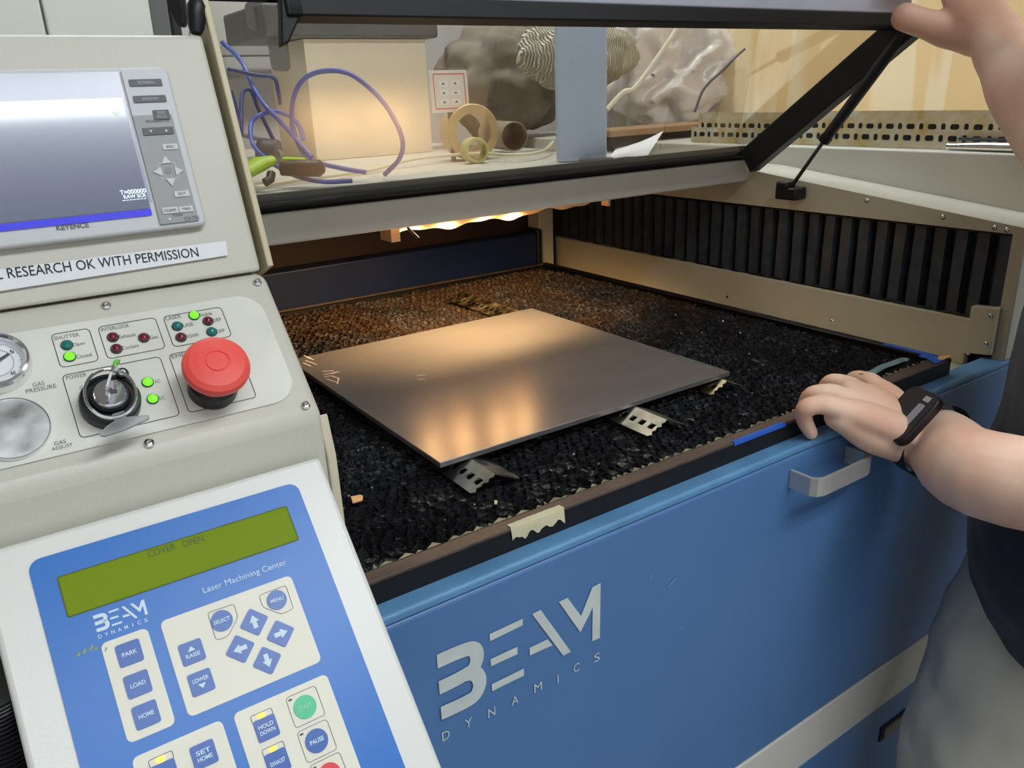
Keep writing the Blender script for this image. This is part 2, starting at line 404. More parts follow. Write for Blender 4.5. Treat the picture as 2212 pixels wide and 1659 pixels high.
# work lamp under back rail
LX = [hit(px, py, 1, .895) for px, py in ((897, 466), (972, 455), (1058, 445), (1118, 437))]
REFL = M('lamp_reflector', rgb(236, 190, 140), .3, 0, var=.15, vs=30)
b = MB()
la = hit(850, 480, 1, .90); lb = hit(1285, 425, 1, .90)
rows = []
zc = LX[0].z
nseg = 40
top = []; bot = []
for i in range(nseg + 1):
    t = i / nseg; x = la.x + .01 + (lb.x - la.x - .01) * t
    wv = .0025 * math.sin(t * 19) + .0015 * math.sin(t * 43)
    top.append((x, .882, 1.142)); bot.append((x, .913, 1.110 + wv + .012 * max(0, t - .55)))
b.grid([bot, top], REFL)
b.grid([[(p[0], p[1] + .001, p[2] - .0005) for p in top], [(p[0], p[1] + .001, p[2] - .0005) for p in bot]], REFL)
wl = b.obj('work_lamp', mc)
tag(wl, 'row of small warm lamps with a copper coloured reflector')
BGL = M('bulb_glow', (1.0, .64, .27), .3, em=110)
for i, p in enumerate(LX):
    pz = V((p.x, .894, 1.128))
    b = MB(); b.ball(pz, .008, .005, .005, BGL); b.obj('bulb', wl)
    ld = bpy.data.lights.new('bulb_light', 'SPOT'); ld.spot_size = math.radians(138); ld.spot_blend = .5; ld.energy = BULB; ld.color = (1, .64, .30); ld.shadow_soft_size = .006
    lo = bpy.data.objects.new('bulb_light', ld); COL.objects.link(lo); lo.parent = wl; lo.location = V((p.x, .893, 1.116)) - V(wl['_w']); lo.rotation_euler = (math.radians(22), 0, 0)
b = MB()
b.box(WF, la.x - .012, la.x, .885, .915, 1.105, 1.142, REFL); b.obj('lamp_bracket', wl); b = MB()
b.box(WF, lb.x + .012, lb.x + .016, .885, .90, 1.112, 1.142, REFL); b.ball((lb.x + .005, .89, 1.125), .005, .005, .006, REFL); b.ball((lb.x - .003, .89, 1.128), .004, .004, .004, REFL)
b.obj('lamp_bracket', wl)
b = MB(); b.tube(bez([(la.x + .004, .889, 1.14), (la.x + .012, .886, 1.12), (la.x + .020, .889, 1.112), (la.x + .026, .888, 1.105)]), .0018, BLACK); b.obj('lamp_clip', wl)

# -------------------------------------------------- lid
GL = bpy.data.materials.new('lid_acrylic'); GL.use_nodes = True; nt = GL.node_tree; N = nt.nodes
g = N['Principled BSDF']; g.inputs['Base Color'].default_value = (.93, .89, .82, 1); g.inputs['Transmission Weight'].default_value = 1
g.inputs['Roughness'].default_value = .0; g.inputs['IOR'].default_value = 1.49
MATS['lid_acrylic'] = GL
HY, HZ = .868, 1.166                             # hinge line
FY, FZ = .632, 1.341                             # front edge of lid
ld_dir = V((0, FY - HY, FZ - HZ)); LL = ld_dir.length; ld_dir.normalize(); ln = V((1, 0, 0)).cross(-ld_dir)
FLD = Fr((0, HY, HZ), (1, 0, 0), tuple(ld_dir))  # a=x b=along lid from the hinge
XL0, XL1 = .17, XW
b = MB(); b.box(FLD, XL0, XL1 - .01, .004, LL - .002, -.0015, .0015, GL)
lid = b.obj('lid', mc, smooth=0); tag(lid, 'clear acrylic lid window held open')
b = MB(); b.box(FLD, XL0, XL1, -.012, .006, -.014, .006, GASK); b.obj('lid_hinge_bar', lid, bevel=.002)
b = MB(); b.box(FLD, XL1 - .022, XL1, .006, LL + .01, -.004, .036, GASK); b.obj('lid_side_bar', lid, bevel=.002)
# front skirt: leaning back a little, gasket below a grey face
sk = V((0, .20, .98)).normalized()
FS = Fr((0, FY - .012, FZ - .010), (1, 0, 0), tuple(sk))
XS0 = .231
LIDG = M('lid_grey', rgb(166, 166, 178), .38, var=.12, vs=9, rvar=.06)
b = MB(); b.box(FS, XS0 + .012, XL1 + .004, .013, .15, -.016, .0, LIDG); b.obj('lid_front_face', lid, bevel=.002)
b = MB(); b.box(FS, XS0, XL1 + .003, -.002, .013, -.020, .001, GASK)
b.prism(FS, [(XS0, -.002), (XS0 + .013, -.002), (XS0 + .013, .15), (XS0 + .006, .15)], -.02, .001, GASK)
b.prism(FS, [(XS0 - .008, -.022), (XS0 - .002, -.02), (XS0 + .013, .002), (XS0 + .0, .02)], -.012, -.002, GASK)
b.obj('lid_gasket', lid, bevel=.0015)
# gas strut
p0 = hit(1708, 405, 0, XW - .018); pm = hit(1783, 300, 0, 1.018); p1 = V((1.018, FY + .012, FZ - .012)); p1 = hit(1966, 54, 0, 1.022)
b = MB(); b.tube([p0, pm], .0028, M('strut_rod', (.12, .12, .13), .25, 1), seg=12); b.tube([pm, p1], .0075, BLACK, seg=16); b.tube([pm + (pm - p0).normalized() * -.004, pm + (p1 - pm).normalized() * .004], .0085, BLACK, seg=14)
st = b.obj('gas_strut', mc)
b = MB(); c0 = hit(1710, 412, 0, XW - .012)
b.box(WF, XW - .028, XW, c0.y - .018, c0.y + .018, c0.z - .012, c0.z + .006, BLACK)
b.box(WF, XW - .03, XW - .008, c0.y - .004, c0.y + .016, c0.z + .004, c0.z + .014, BLACK)
b.obj('strut_bracket', mc, bevel=.003)
# left bay top beneath console
b = MB(); b.box(WF, -.42, .157, .47, 1.36, .86, .94, PAINT); b.obj('left_bay_top', mc)

# ================================================================== CUTTING BED
bed = thing('cutting_bed', (.55, .86, .875), 'charred black honeycomb cutting bed in a brown and black steel rim', 'cutting bed')
BX0, BX1, BY0, BY1, BZ = .166, .930, .474, 1.262, .948
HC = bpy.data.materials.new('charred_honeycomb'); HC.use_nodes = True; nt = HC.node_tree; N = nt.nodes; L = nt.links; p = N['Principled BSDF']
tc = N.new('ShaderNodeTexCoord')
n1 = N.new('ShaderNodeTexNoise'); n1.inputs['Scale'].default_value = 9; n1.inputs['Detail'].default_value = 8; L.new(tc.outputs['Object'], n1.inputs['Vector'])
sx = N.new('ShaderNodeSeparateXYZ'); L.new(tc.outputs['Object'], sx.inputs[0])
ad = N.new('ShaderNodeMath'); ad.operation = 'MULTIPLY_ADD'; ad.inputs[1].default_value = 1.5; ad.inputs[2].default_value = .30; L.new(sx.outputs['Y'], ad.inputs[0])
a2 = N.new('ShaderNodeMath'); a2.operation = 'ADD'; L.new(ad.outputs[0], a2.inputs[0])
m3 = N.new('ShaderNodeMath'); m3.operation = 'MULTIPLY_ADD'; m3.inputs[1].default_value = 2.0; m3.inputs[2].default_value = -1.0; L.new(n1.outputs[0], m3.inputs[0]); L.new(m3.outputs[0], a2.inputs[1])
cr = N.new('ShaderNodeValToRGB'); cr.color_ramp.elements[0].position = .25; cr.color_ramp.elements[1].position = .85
cr.color_ramp.elements[0].color = (.016, .016, .017, 1); cr.color_ramp.elements[1].color = (.050, .027, .013, 1)  # browner towards the back: char residue with warm lamp glow painted in
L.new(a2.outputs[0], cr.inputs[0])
n3 = N.new('ShaderNodeTexNoise'); n3.inputs['Scale'].default_value = 190; L.new(tc.outputs['Object'], n3.inputs['Vector'])
c3 = N.new('ShaderNodeValToRGB'); c3.color_ramp.elements[0].position = .50; c3.color_ramp.elements[1].position = .66; L.new(n3.outputs[0], c3.inputs[0])
n4 = N.new('ShaderNodeTexNoise'); n4.inputs['Scale'].default_value = 7; n4.inputs['Distortion'].default_value = 1.5; L.new(tc.outputs['Object'], n4.inputs['Vector'])
c4 = N.new('ShaderNodeValToRGB'); c4.color_ramp.elements[0].position = .54; c4.color_ramp.elements[1].position = .68; L.new(n4.outputs[0], c4.inputs[0])
mm = N.new('ShaderNodeMath'); mm.operation = 'MULTIPLY'; L.new(c3.outputs[0], mm.inputs[0]); L.new(c4.outputs[0], mm.inputs[1])
mx = N.new('ShaderNodeMix'); mx.data_type = 'RGBA'; L.new(mm.outputs[0], mx.inputs[0]); L.new(cr.outputs[0], mx.inputs[6]); mx.inputs[7].default_value = (.10, .11, .13, 1)
L.new(mx.outputs[2], p.inputs['Base Color'])
mr = N.new('ShaderNodeMapRange'); mr.inputs[1].default_value = .35; mr.inputs[2].default_value = .65; mr.inputs[3].default_value = .55; mr.inputs[4].default_value = .22
L.new(n3.outputs[0], mr.inputs[0]); L.new(mr.outputs[0], p.inputs['Roughness'])
n5 = N.new('ShaderNodeTexNoise'); n5.inputs['Scale'].default_value = 500; L.new(tc.outputs['Object'], n5.inputs['Vector'])
bp = N.new('ShaderNodeBump'); bp.inputs['Strength'].default_value = .6; bp.inputs['Distance'].default_value = .002; L.new(n5.outputs[0], bp.inputs['Height']); L.new(bp.outputs[0], p.inputs['Normal'])
# honeycomb walls: each cell edge is a bent foil quad with a ragged top
cs = .0056
def build_honeycomb():
    sx_ = cs * math.sqrt(3); sy_ = cs * 1.5
    vid = {}; vs = []; fs = []
    def node(x, y):
        k = (round(x / (sx_ / 2)), round(y / (cs / 2)))
        if k in vid: return vid[k]
        jx = (noise.noise(V((x * 70, y * 70, 1))) * .0045) + random.uniform(-.0017, .0017); jy = noise.noise(V((x * 70, y * 70, 9))) * .0045 + random.uniform(-.0017, .0017)
        low = noise.noise(V((x * 7, y * 7, 4))) * .0030 + noise.noise(V((x * 26, y * 26, 3))) * .002
        # burnt away pit near the front left corner
        d = math.hypot((x - .215) / 1.6, (y - .498)); pit = max(0, 1 - d / .030) * (.016 + .012 * noise.noise(V((x * 120, y * 120, 0))))
        z = BZ - .001 + low - random.random() ** 2 * .0042 - pit
        i = len(vs); vs.append((x + jx, y + jy, z)); vs.append((x + jx * .5 + random.uniform(-.0012, .0012), y + jy * .5 + random.uniform(-.0012, .0012), BZ - .016)); vid[k] = i; return i
    j = 0; y = BY0 + cs
    while y < BY1 - cs:
        x = BX0 + (sx_ / 2 if j % 2 else 0) + .006
        while x < BX1 - sx_ * .5:
            c = [node(x, y + cs), node(x - sx_ / 2, y + cs / 2), node(x - sx_ / 2, y - cs / 2), node(x, y - cs)]
            for q in range(3):
                fs.append((c[q], c[q + 1], c[q + 1] + 1, c[q] + 1))
            x += sx_
        y += sy_; j += 1
    return vs, fs
vs, fs = build_honeycomb()
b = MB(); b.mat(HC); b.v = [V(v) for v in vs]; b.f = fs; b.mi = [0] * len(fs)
# crusted residue sheet under the tops
nx, ny = 150, 150; rows = []
for j in range(ny + 1):
    r = []
    for i in range(nx + 1):
        x = BX0 + (BX1 - BX0) * i / nx; y = BY0 + (BY1 - BY0) * j / ny
        z = BZ - .0075 + .0035 * noise.noise(V((x * 90, y * 90, 5))) + .003 * noise.noise(V((x * 30, y * 30, 2)))
        d = math.hypot((x - .215) / 1.6, (y - .498)); z -= max(0, 1 - d / .045) * .02
        r.append((x, y, z))
    rows.append(r)
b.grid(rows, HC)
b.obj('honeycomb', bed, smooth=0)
b = MB(); FLK = M('glint_metal', (.35, .33, .30), .12, .7)  # tiny tilted metallic flecks added as glints over the bed
for i in range(620):
    x = random.uniform(BX0 + .01, BX1 - .01); y = BY0 + .006 + (BY1 - BY0 - .012) * random.random() ** .8; s_ = random.uniform(.0006, .0017)
    nv = V((random.uniform(-.8, .8), random.uniform(-.8, .4), 1)).normalized(); u_ = nv.cross(V((0, 1, 0))).normalized(); F = Fr((x, y, BZ + .0006), u_, nv.cross(u_))
    b.flat(F, [(-s_, -s_ * .5), (s_ * .6, -s_ * .7), (s_, s_ * .5), (-s_ * .3, s_)], 0, FLK)
tag(b.obj('glint_flakes', bed, smooth=0), kind='stuff')
# rim
b = MB()
b.box(WF, .150, .943, .460, .474, .9475, .9505, RIMB)
b.box(WF, .930, .943, .460, 1.27, .9475, .9505, GASK)
b.box(WF, .150, .943, 1.262, 1.27, .9475, .9505, RIMB); b.box(WF, .150, .166, .460, 1.27, .9475, .9505, RIMB)
b.obj('rim_top', bed, bevel=.0008)
b = MB(); b.box(WF, .150, .943, .4605, .463, .905, .9475, GASK); b.box(WF, .9405, .943, .463, 1.27, .905, .9475, GASK); b.box(WF, .150, .9405, 1.2675, 1.27, .905, .9475, GASK)
b.box(WF, .150, .943, .463, 1.2675, .900, .905, GASK)
b.obj('rim_side', bed)
# ragged foil along front rim
b = MB(); x = .19
FOIL = M('foil_edge', (.20, .17, .11), .5, .3, var=.4, vs=150)
while x < .925:
    wd = random.uniform(.003, .016); hh = random.uniform(.0, .0022)
    b.poly([(x, .474, .9506), (x + wd, .4742, .9506), (x + wd * .6, .4765 + hh, .9508 + hh * .4)], FOIL); x += wd * random.uniform(.8, 1.6)
b.obj('foil_fringe', bed, smooth=0)

# ================================================================== STEEL PLATE
PL = bpy.data.materials.new('hot_rolled_plate'); PL.use_nodes = True; nt = PL.node_tree; N = nt.nodes; L = nt.links; p = N['Principled BSDF']
tc = N.new('ShaderNodeTexCoord'); n1 = N.new('ShaderNodeTexNoise'); n1.inputs['Scale'].default_value = 6; n1.inputs['Detail'].default_value = 2; n1.inputs['Distortion'].default_value = 0
mp = N.new('ShaderNodeMapping'); mp.inputs['Scale'].default_value = (.7, 1.6, 1); L.new(tc.outputs['Object'], mp.inputs[0]); L.new(mp.outputs[0], n1.inputs['Vector'])
cr = N.new('ShaderNodeValToRGB'); cr.color_ramp.elements[0].position = .3; cr.color_ramp.elements[1].position = .72
cr.color_ramp.elements[0].color = (.185, .170, .166, 1); cr.color_ramp.elements[1].color = (.235, .220, .218, 1); L.new(n1.outputs[0], cr.inputs[0]); L.new(cr.outputs[0], p.inputs['Base Color'])
p.inputs['Metallic'].default_value = .5
mr = N.new('ShaderNodeMapRange'); mr.inputs[1].default_value = .2; mr.inputs[2].default_value = .8; mr.inputs[3].default_value = .24; mr.inputs[4].default_value = .30
L.new(n1.outputs[0], mr.inputs[0]); p.inputs['Roughness'].default_value = .27
n2 = N.new('ShaderNodeTexNoise'); n2.inputs['Scale'].default_value = 60; n2.inputs['Detail'].default_value = 4; L.new(tc.outputs['Object'], n2.inputs['Vector'])
bp = N.new('ShaderNodeBump'); bp.inputs['Strength'].default_value = .0
PZ = .9655
pc = [hit(x, y, 2, PZ) for x, y in ((950, 1000), (1577, 802), (1150, 665))]
PX0, PX1 = pc[0].x, pc[1].x; PY0 = (pc[0].y + pc[1].y) / 2; PY1 = pc[2].y
b = MB(); b.box(WF, PX0, PX1, PY0, PY1, PZ - .0055, PZ, PL)
CHALK = M('chalk_mark', rgb(196, 178, 172), .7)
FT = Fr((0, 0, PZ), (1, 0, 0), (0, 1, 0))
for seq in (((697, 803), (722, 801)), ((699, 810), (732, 803)), ((700, 815), (716, 812)), ((716, 812), (732, 818), (728, 830)), ((706, 819), (726, 826)), ((733, 803), (716, 808)), ((657, 768), (672, 774)), ((660, 779), (684, 788)), ((655, 784), (672, 792)), ((662, 772), (678, 778)), ((900, 812), (919, 810)), ((902, 820), (918, 819))):
    wd = .0011 if seq[0][0] < 800 else .0005
    for q in range(len(seq) - 1):
        A = V(FT.px(*seq[q])); B = V(FT.px(*seq[q + 1])); d = (B - A).normalized(); nn = V((-d.y, d.x)) * wd
        b.flat(FT, [tuple(A - nn), tuple(B - nn * .6), tuple(B + nn), tuple(A + nn * .7)], .0003, CHALK)
for x, y in ((791, 774), (846, 764), (849, 882), (1206, 871), (1045, 961), (1060, 958)):
    a_, b_ = FT.px(x, y); b.flat(FT, circ(a_, b_, .0007, 8), .0003, CHROME)
for x, y in ((976, 894), (1009, 920)):
    a_, b_ = FT.px(x, y); b.flat(FT, circ(a_, b_, .0009, 8), .0003, BLACK)
o = b.obj('steel_plate', bevel=.0008); tag(o, 'dark square sheet of hot rolled steel lying on the honeycomb bed', 'metal plate')

# ================================================================== PERFORATED ANGLE STRIPS under the plate
def strip(x, ya, yb, holes, m, label, lopen=True):
    """an inverted-V perforated strip running front to back; ridge at x"""
    rz = PZ - .0062; w_, d_ = .026, rz - (BZ + .001)
    sl = V((-w_, 0, -d_)); L_ = sl.length
    Fl = Fr((x, ya, rz), (0, 1, 0), tuple(-sl.normalized()))      # a along y, b up the slope (b=-L..0)
    Fr2 = Fr((x, ya, rz), (0, 1, 0), (w_ * .9, 0, -d_))
    b = MB(); LY = yb - ya; bm = bmesh.new()
    # left flange with real square holes: build as strips of quads around holes
    cell = .0128; n_ = max(1, int(LY / cell)); hs = .0072
    def q(a0, a1, b0, b1):
        b.box(Fl, a0, a1, b0, b1, -.0006, .0006, m)
    hb0, hb1 = -L_ * .66, -L_ * .66 + hs
    q(0, LY, -L_, hb0); q(0, LY, hb1, 0)
    a = 0
    for i in range(n_):
        c = (i + .5) * LY / n_; r = hs / 2
        q(a, c - r, hb0, hb1); a = c + r
        cc = rrect(c, (hb0 + hb1) / 2, hs, hs, r * .85, 4)
        # rounded corners filled in
        for sx_, sy_ in ((1, 1), (-1, 1), (-1, -1), (1, -1)):
            k = {(1, 1): 0, (-1, 1): 5, (-1, -1): 10, (1, -1): 15}[(sx_, sy_)]
            pts = cc[k:k + 5] + [(c + sx_ * hs / 2, (hb0 + hb1) / 2 + sy_ * hs / 2)]
            b.flat(Fl, pts, .0006, m)
    q(a, LY, hb0, hb1)
    # ragged front end teeth
    for t in range(4):
        b.prism(Fl, [(0, -L_ + L_ * t / 4), (-.0018 if t % 2 else -.0035, -L_ + L_ * (t + .5) / 4), (0, -L_ + L_ * (t + 1) / 4)], -.0006, .0006, m)
    b.prism(Fr2, [(0, 0), (LY, 0), (LY, L_ * .9), (-.003, L_ * .9)], -.0006, .0006, m)
    o = b.obj('perforated_strip', smooth=20); tag(o, label, 'metal strip', 'perforated steel strips propping up the plate'); bm.free(); return o
xs = hit(1070, 1025, 2, .959)
strip(xs.x, xs.y, xs.y + .30, 4, GALV, 'clean grey perforated steel strip under the near corner of the plate')
xs = hit(1440, 908, 2, .959)
strip(xs.x, xs.y, xs.y + .28, 4, M('scorched_steel', (.30, .28, .23), .4, 1, var=.4, vs=40, rvar=.12), 'scorched perforated steel strip under the middle of the front plate edge')
xs = hit(1575, 822, 2, .959)
strip(xs.x - .004, xs.y, xs.y + .20, 2, BRASSY, 'short yellowed perforated strip under the right corner of the plate')
xs = hit(1110, 668, 2, .959); xe = hit(1003, 630, 2, .959)
strip(xs.x - .002, xs.y - .10, xe.y, 6, BRASSY, 'yellowed perforated strip sticking out behind the far edge of the plate')

# chips and tapes
def chip(name, pts, z, th, m, label, cat, jag=False):
    b = MB(); F = Fr((0, 0, z), (1, 0, 0), (0, 1, 0)); b.prism(F, [F.px(*p) for p in pts], 0, th, m); o = b.obj(name, smooth=0); tag(o, label, cat); return o
chip('wood_chip', [(758, 1075), (779, 1071), (784, 1073), (784, 1080), (781, 1083), (762, 1088)], BZ + .0015, .0012, WOOD, 'small tan wood offcut on the honeycomb beside the console', 'offcut')
chip('tape_scrap', [(1068, 1082), (1075, 1083), (1074, 1090), (1068, 1090)], BZ + .0015, .0008, MASK, 'tiny cream scrap on the front of the honeycomb', 'scrap')
chip('wood_chip', [(2026, 772), (2050, 769), (2053, 772), (2036, 779), (2026, 779)], .9508, .0015, WOOD, 'pale wood sliver on the right corner of the bed rim', 'offcut')
b = MB(); F = Fr((0, .459, 0), (1, 0, 0), (0, 0, 1))
# masking tape folded over the rim
tp = [(1105, 1148), (1218, 1098)]
pA, pB = hit(1105, 1150, 1, .459), hit(1219, 1108, 1, .459)
xa, xb = pA.x, pB.x; rows = []
nn = 22
for j, (yy, zz) in enumerate(((.466, .9512), (.4600, .9513), (.4592, .9500), (.4590, .944), (.4588, .938))):
    rows.append([(xa + (xb - xa) * i / nn + random.uniform(-.0004, .0004), yy + random.uniform(-.0006, .0), zz + random.uniform(-.0003, .0003) if j < 4 else .9375 + .0045 * abs(math.sin(i * .55 + .4)) + random.uniform(-.001, .001)) for i in range(nn + 1)])
b.grid(rows, MASK); o = b.obj('masking_tape', smooth=60); tag(o, 'torn piece of cream masking tape wrapped over the front bed rim', 'tape')
def rimtape(px0, px1, label, w0, y0=.4595, y1=.4635):
    a, c = hit(*px0, 2, .951), hit(*px1, 2, .951); b = MB()
    rows = [[(a.x + (c.x - a.x) * i / 10, y, z + random.uniform(0, .0002)) for i in range(11)] for y, z in ((y1, .9508), (y0, .9512), (y0 - .0006, .9495), (y0 - .0006, .9470 + w0))]
    b.grid(rows, BTAPE); o = b.obj('blue_tape', smooth=60); tag(o, label, 'tape', 'blue tape on the bed rim'); return o
rimtape((1592, 958), (1701, 914), 'long strip of blue tape on the front rim left of the resting hand', 0)
b = MB(); a = hit(1905, 744, 2, .951); c = hit(2000, 772, 2, .951)
b.poly([(.9315, a.y, .9512), (.9415, a.y, .9512), (.9415, c.y, .9512), (.9315, c.y, .9512)], BTAPE); b.poly([(.9435, a.y, .949), (.9435, c.y, .949), (.9415, c.y, .9512), (.9415, a.y, .9512)], BTAPE)
o = b.obj('blue_tape', smooth=0); tag(o, 'narrow blue tape along the right rim of the bed', 'tape', 'blue tape on the bed rim')
chip('blue_tape', [(1984, 771), (1992, 764), (2028, 772), (2038, 779), (2020, 787), (2004, 776)], .9512, .001, BTAPE, 'crumpled blue tape at the right front corner of the bed rim', 'tape')
b = MB(); pts = [hit(x, y, 2, BZ + .006) for x, y in ((1862, 811), (1885, 804), (1905, 793), (1928, 785), (1950, 777), (1962, 778))]
b.tube(bez(pts, 4), [(.002, .005)] * 21, M('grey_rag', rgb(104, 128, 132), .8, var=.15, vs=80, bump=.4, bs=200), seg=8)
o = b.obj('rag_strip', smooth=40); tag(o, 'grey green strip of rag lying at the right front edge of the honeycomb', 'rag')
# ================================================================== CONTROL CONSOLE
XC = .160; YA, ZA = .527, 1.163
TU = math.radians(69.5); TM = math.radians(45.2)
con = thing('control_console', (-.1, .6, .94), 'beige sloping operator console with gauges, indicator lamps and red stop button', 'console')
FU = Fr((0, YA, ZA), (1, 0, 0), (0, math.cos(TU), math.sin(TU)))        # upper face
FM = Fr((0, YA, ZA), (1, 0, 0), (0, math.cos(TM), math.sin(TM)))        # middle face
XCL = -.40
vU = FU.v * .160; vM = FM.v * -.106
top = V((0, YA, ZA)) + vU; low = V((0, YA, ZA)) + vM
# upper hood
def yzc(b, pts, x0, x1, m): return b.prism(Fr((0, 0, 0), (0, 1, 0), (0, 0, 1)), pts, x0, x1, m)
b = MB(); yzc(b, [(YA + .002, ZA + .0018), (top.y, top.z), (.70, top.z), (.72, ZA + .002)], XCL, XC - .002, PAINT)
b.obj('upper_hood', con, bevel=.003)
b = MB(); yzc(b, [(YA, ZA), (low.y, low.z), (low.y - .006, .945), (.72, .945), (.72, ZA)], XCL, XC, PAINT)
b.obj('lower_housing', con, bevel=.006)
b = MB(); yzc(b, [(YA + .004, ZA + .004), (top.y + .016, top.z + .05), (top.y + .030, top.z + .05), (.64, ZA), (.60, .945), (.60, 1.14)], XC + .0028, XC + .0072, M('console_side_paint', rgb(204, 192, 160), .45, var=.05)); b.obj('side_plate', con, bevel=.001)
b = MB(); p = hit(712, 905, 0, XC + .003)
yzc(b, [(low.y + .006, low.z - .004), (low.y + .011, low.z - .008), (low.y + .004, low.z - .055), (low.y + .002, .95), (low.y - .003, .95), (low.y - .001, low.z - .03)], XC - .001, XC + .005, INNER); b.obj('side_flange', con, bevel=.001)
# emergency label strip on hood (its own thing)
ls = [FU.px(x, y) for x, y in ((-60, 590), (487, 521), (492, 552), (-60, 639))]
b = MB(); b.prism(FU, ls, .0006, .0010, PAPER)
a0, b0 = FU.px(-8, 594); a1, b1 = FU.px(427, 545)
hc = abs(FU.px(60, 570)[1] - FU.px(60, 604)[1]) * .66
LBK = M('label_black', rgb(20, 20, 24), .6)
cx, cy = (a0 + a1) / 2, (b0 + b1) / 2; rt = math.atan2(b1 - b0, a1 - a0)
b.text(FU, 'L RESEARCH OK WITH PERMISSION', cx, cy, a1 - a0, hc, LBK, z=.0013, bold=.0, rot=rt)
o = b.obj('label_strip'); tag(o, 'white printed paper strip reading RESEARCH OK WITH PERMISSION stuck under the monitor', 'label')
# screws
def screw(F, x, y, r=.0028):
    a, bb = F.px(x, y); b = MB(); b.lathe(F, a, bb, [(r, .0008), (r * .92, .0018), (r * .6, .0024), (r * .38, .0025), (r * .36, .0012), (.0001, .0012)], CHROME, seg=16); b.obj('screw', con)
for x, y in ((230, 661), (556, 611), (660, 877), (322, 959)): screw(FM, x, y)
# embossed indicator panel
q = [FM.px(x, y) for x, y in ((570, 636), (648, 876))]
gx = FM.px(597, 760)[0]; gt = FM.px(300, 676)[1]; gb = FM.px(420, 915)[1]
gx = (FM.px(560, 640)[0] + FM.px(645, 860)[0]) / 2
b = MB()
pp = rrect((gx + XCL + .03) / 2, (gt + gb) / 2, gx - XCL - .03, gt - gb, .016, 8)
b.prism(FM, pp, .0003, .0012, PANELM); ip = b.obj('indicator_panel', con, bevel=.001); tag(ip, 'pale raised indicator panel with printed groups')
HP = .0014
b = MB()
def grp(pts, r=.0028):
    q = [FM.px(x, y) for x, y in pts]
    a0 = (q[0][0] + q[3][0]) / 2; a1 = (q[1][0] + q[2][0]) / 2; b1 = (q[0][1] + q[1][1]) / 2; b0 = (q[2][1] + q[3][1]) / 2
    b.outline(FM, rrect((a0 + a1) / 2, (b0 + b1) / 2, a1 - a0, b1 - b0, r), .00042, HP, DPRINT)
grp(((110, 725), (193, 711), (215, 782), (130, 798))); grp(((211, 708), (336, 688), (358, 755), (231, 779))); grp(((352, 686), (478, 665), (501, 730), (373, 752)))
grp(((136, 812), (347, 772), (389, 901), (170, 949))); grp(((365, 769), (512, 738), (551, 862), (406, 895)))
def tx(F, s, x0, y0, x1, y1, hpx, m, bold=.0, z=None, bld=None):
    """text whose baseline-ish centre line runs from (x0,y0) to (x1,y1) in photo pixels"""
    p0 = V(F.px(x0, y0)); p1 = V(F.px(x1, y1)); c = (p0 + p1) / 2; mx_, my_ = (x0 + x1) / 2, (y0 + y1) / 2
    hh = abs(F.px(mx_, my_ - hpx / 2)[1] - F.px(mx_, my_ + hpx / 2)[1])
    (bld or b).text(F, s, c.x, c.y, (p1 - p0).length, hh, m, z=HP if z is None else z, bold=bold)
tx(FM, 'SHUTTER', 117, 734, 171, 725, 8, GPRINT); tx(FM, 'INTERLOCK', 218, 715, 279, 705, 8, GPRINT); tx(FM, 'LASER', 358, 691, 391, 686, 8, GPRINT)
tx(FM, 'POWER', 143, 819, 186, 811, 9, GPRINT); tx(FM, 'EMERGENCY STOP', 371, 774, 505, 747, 8, GPRINT)
tx(FM, 'Open', 158, 749, 184, 744, 9, GPRINT); tx(FM, 'Closed', 165, 774, 198, 768, 8, GPRINT)
tx(FM, 'Exhaust', 257, 731, 293, 724, 8, GPRINT); tx(FM, 'Gas', 323, 732, 341, 729, 8, GPRINT); tx(FM, 'Coolant', 264, 755, 300, 748, 8, GPRINT)
tx(FM, 'Enable', 431, 683, 457, 679, 8, GPRINT); tx(FM, 'DRP', 460, 695, 477, 692, 8, GPRINT); tx(FM, 'LASE', 395, 706, 417, 702, 8, GPRINT)
tx(FM, 'VSWR', 403, 730, 429, 725, 8, GPRINT); tx(FM, 'DFP', 468, 719, 485, 716, 8, GPRINT)
tx(FM, 'AC', 334, 827, 346, 825, 8, GPRINT); tx(FM, 'DC', 344, 863, 356, 861, 8, GPRINT)
tx(FM, 'OFF', 172, 841, 196, 836, 8, GPRINT); tx(FM, 'ON', 262, 823, 280, 819, 8, GPRINT)
tx(FM, 'GAS', 71, 835, 96, 829, 9, GPRINT); tx(FM, 'PRESSURE', 56, 847, 122, 837, 9, GPRINT)
tx(FM, 'GAS', 117, 960, 143, 956, 9, GPRINT); tx(FM, 'ADJUST', 112, 973, 158, 964, 9, GPRINT)
b.obj('printed_legend', ip, smooth=0)
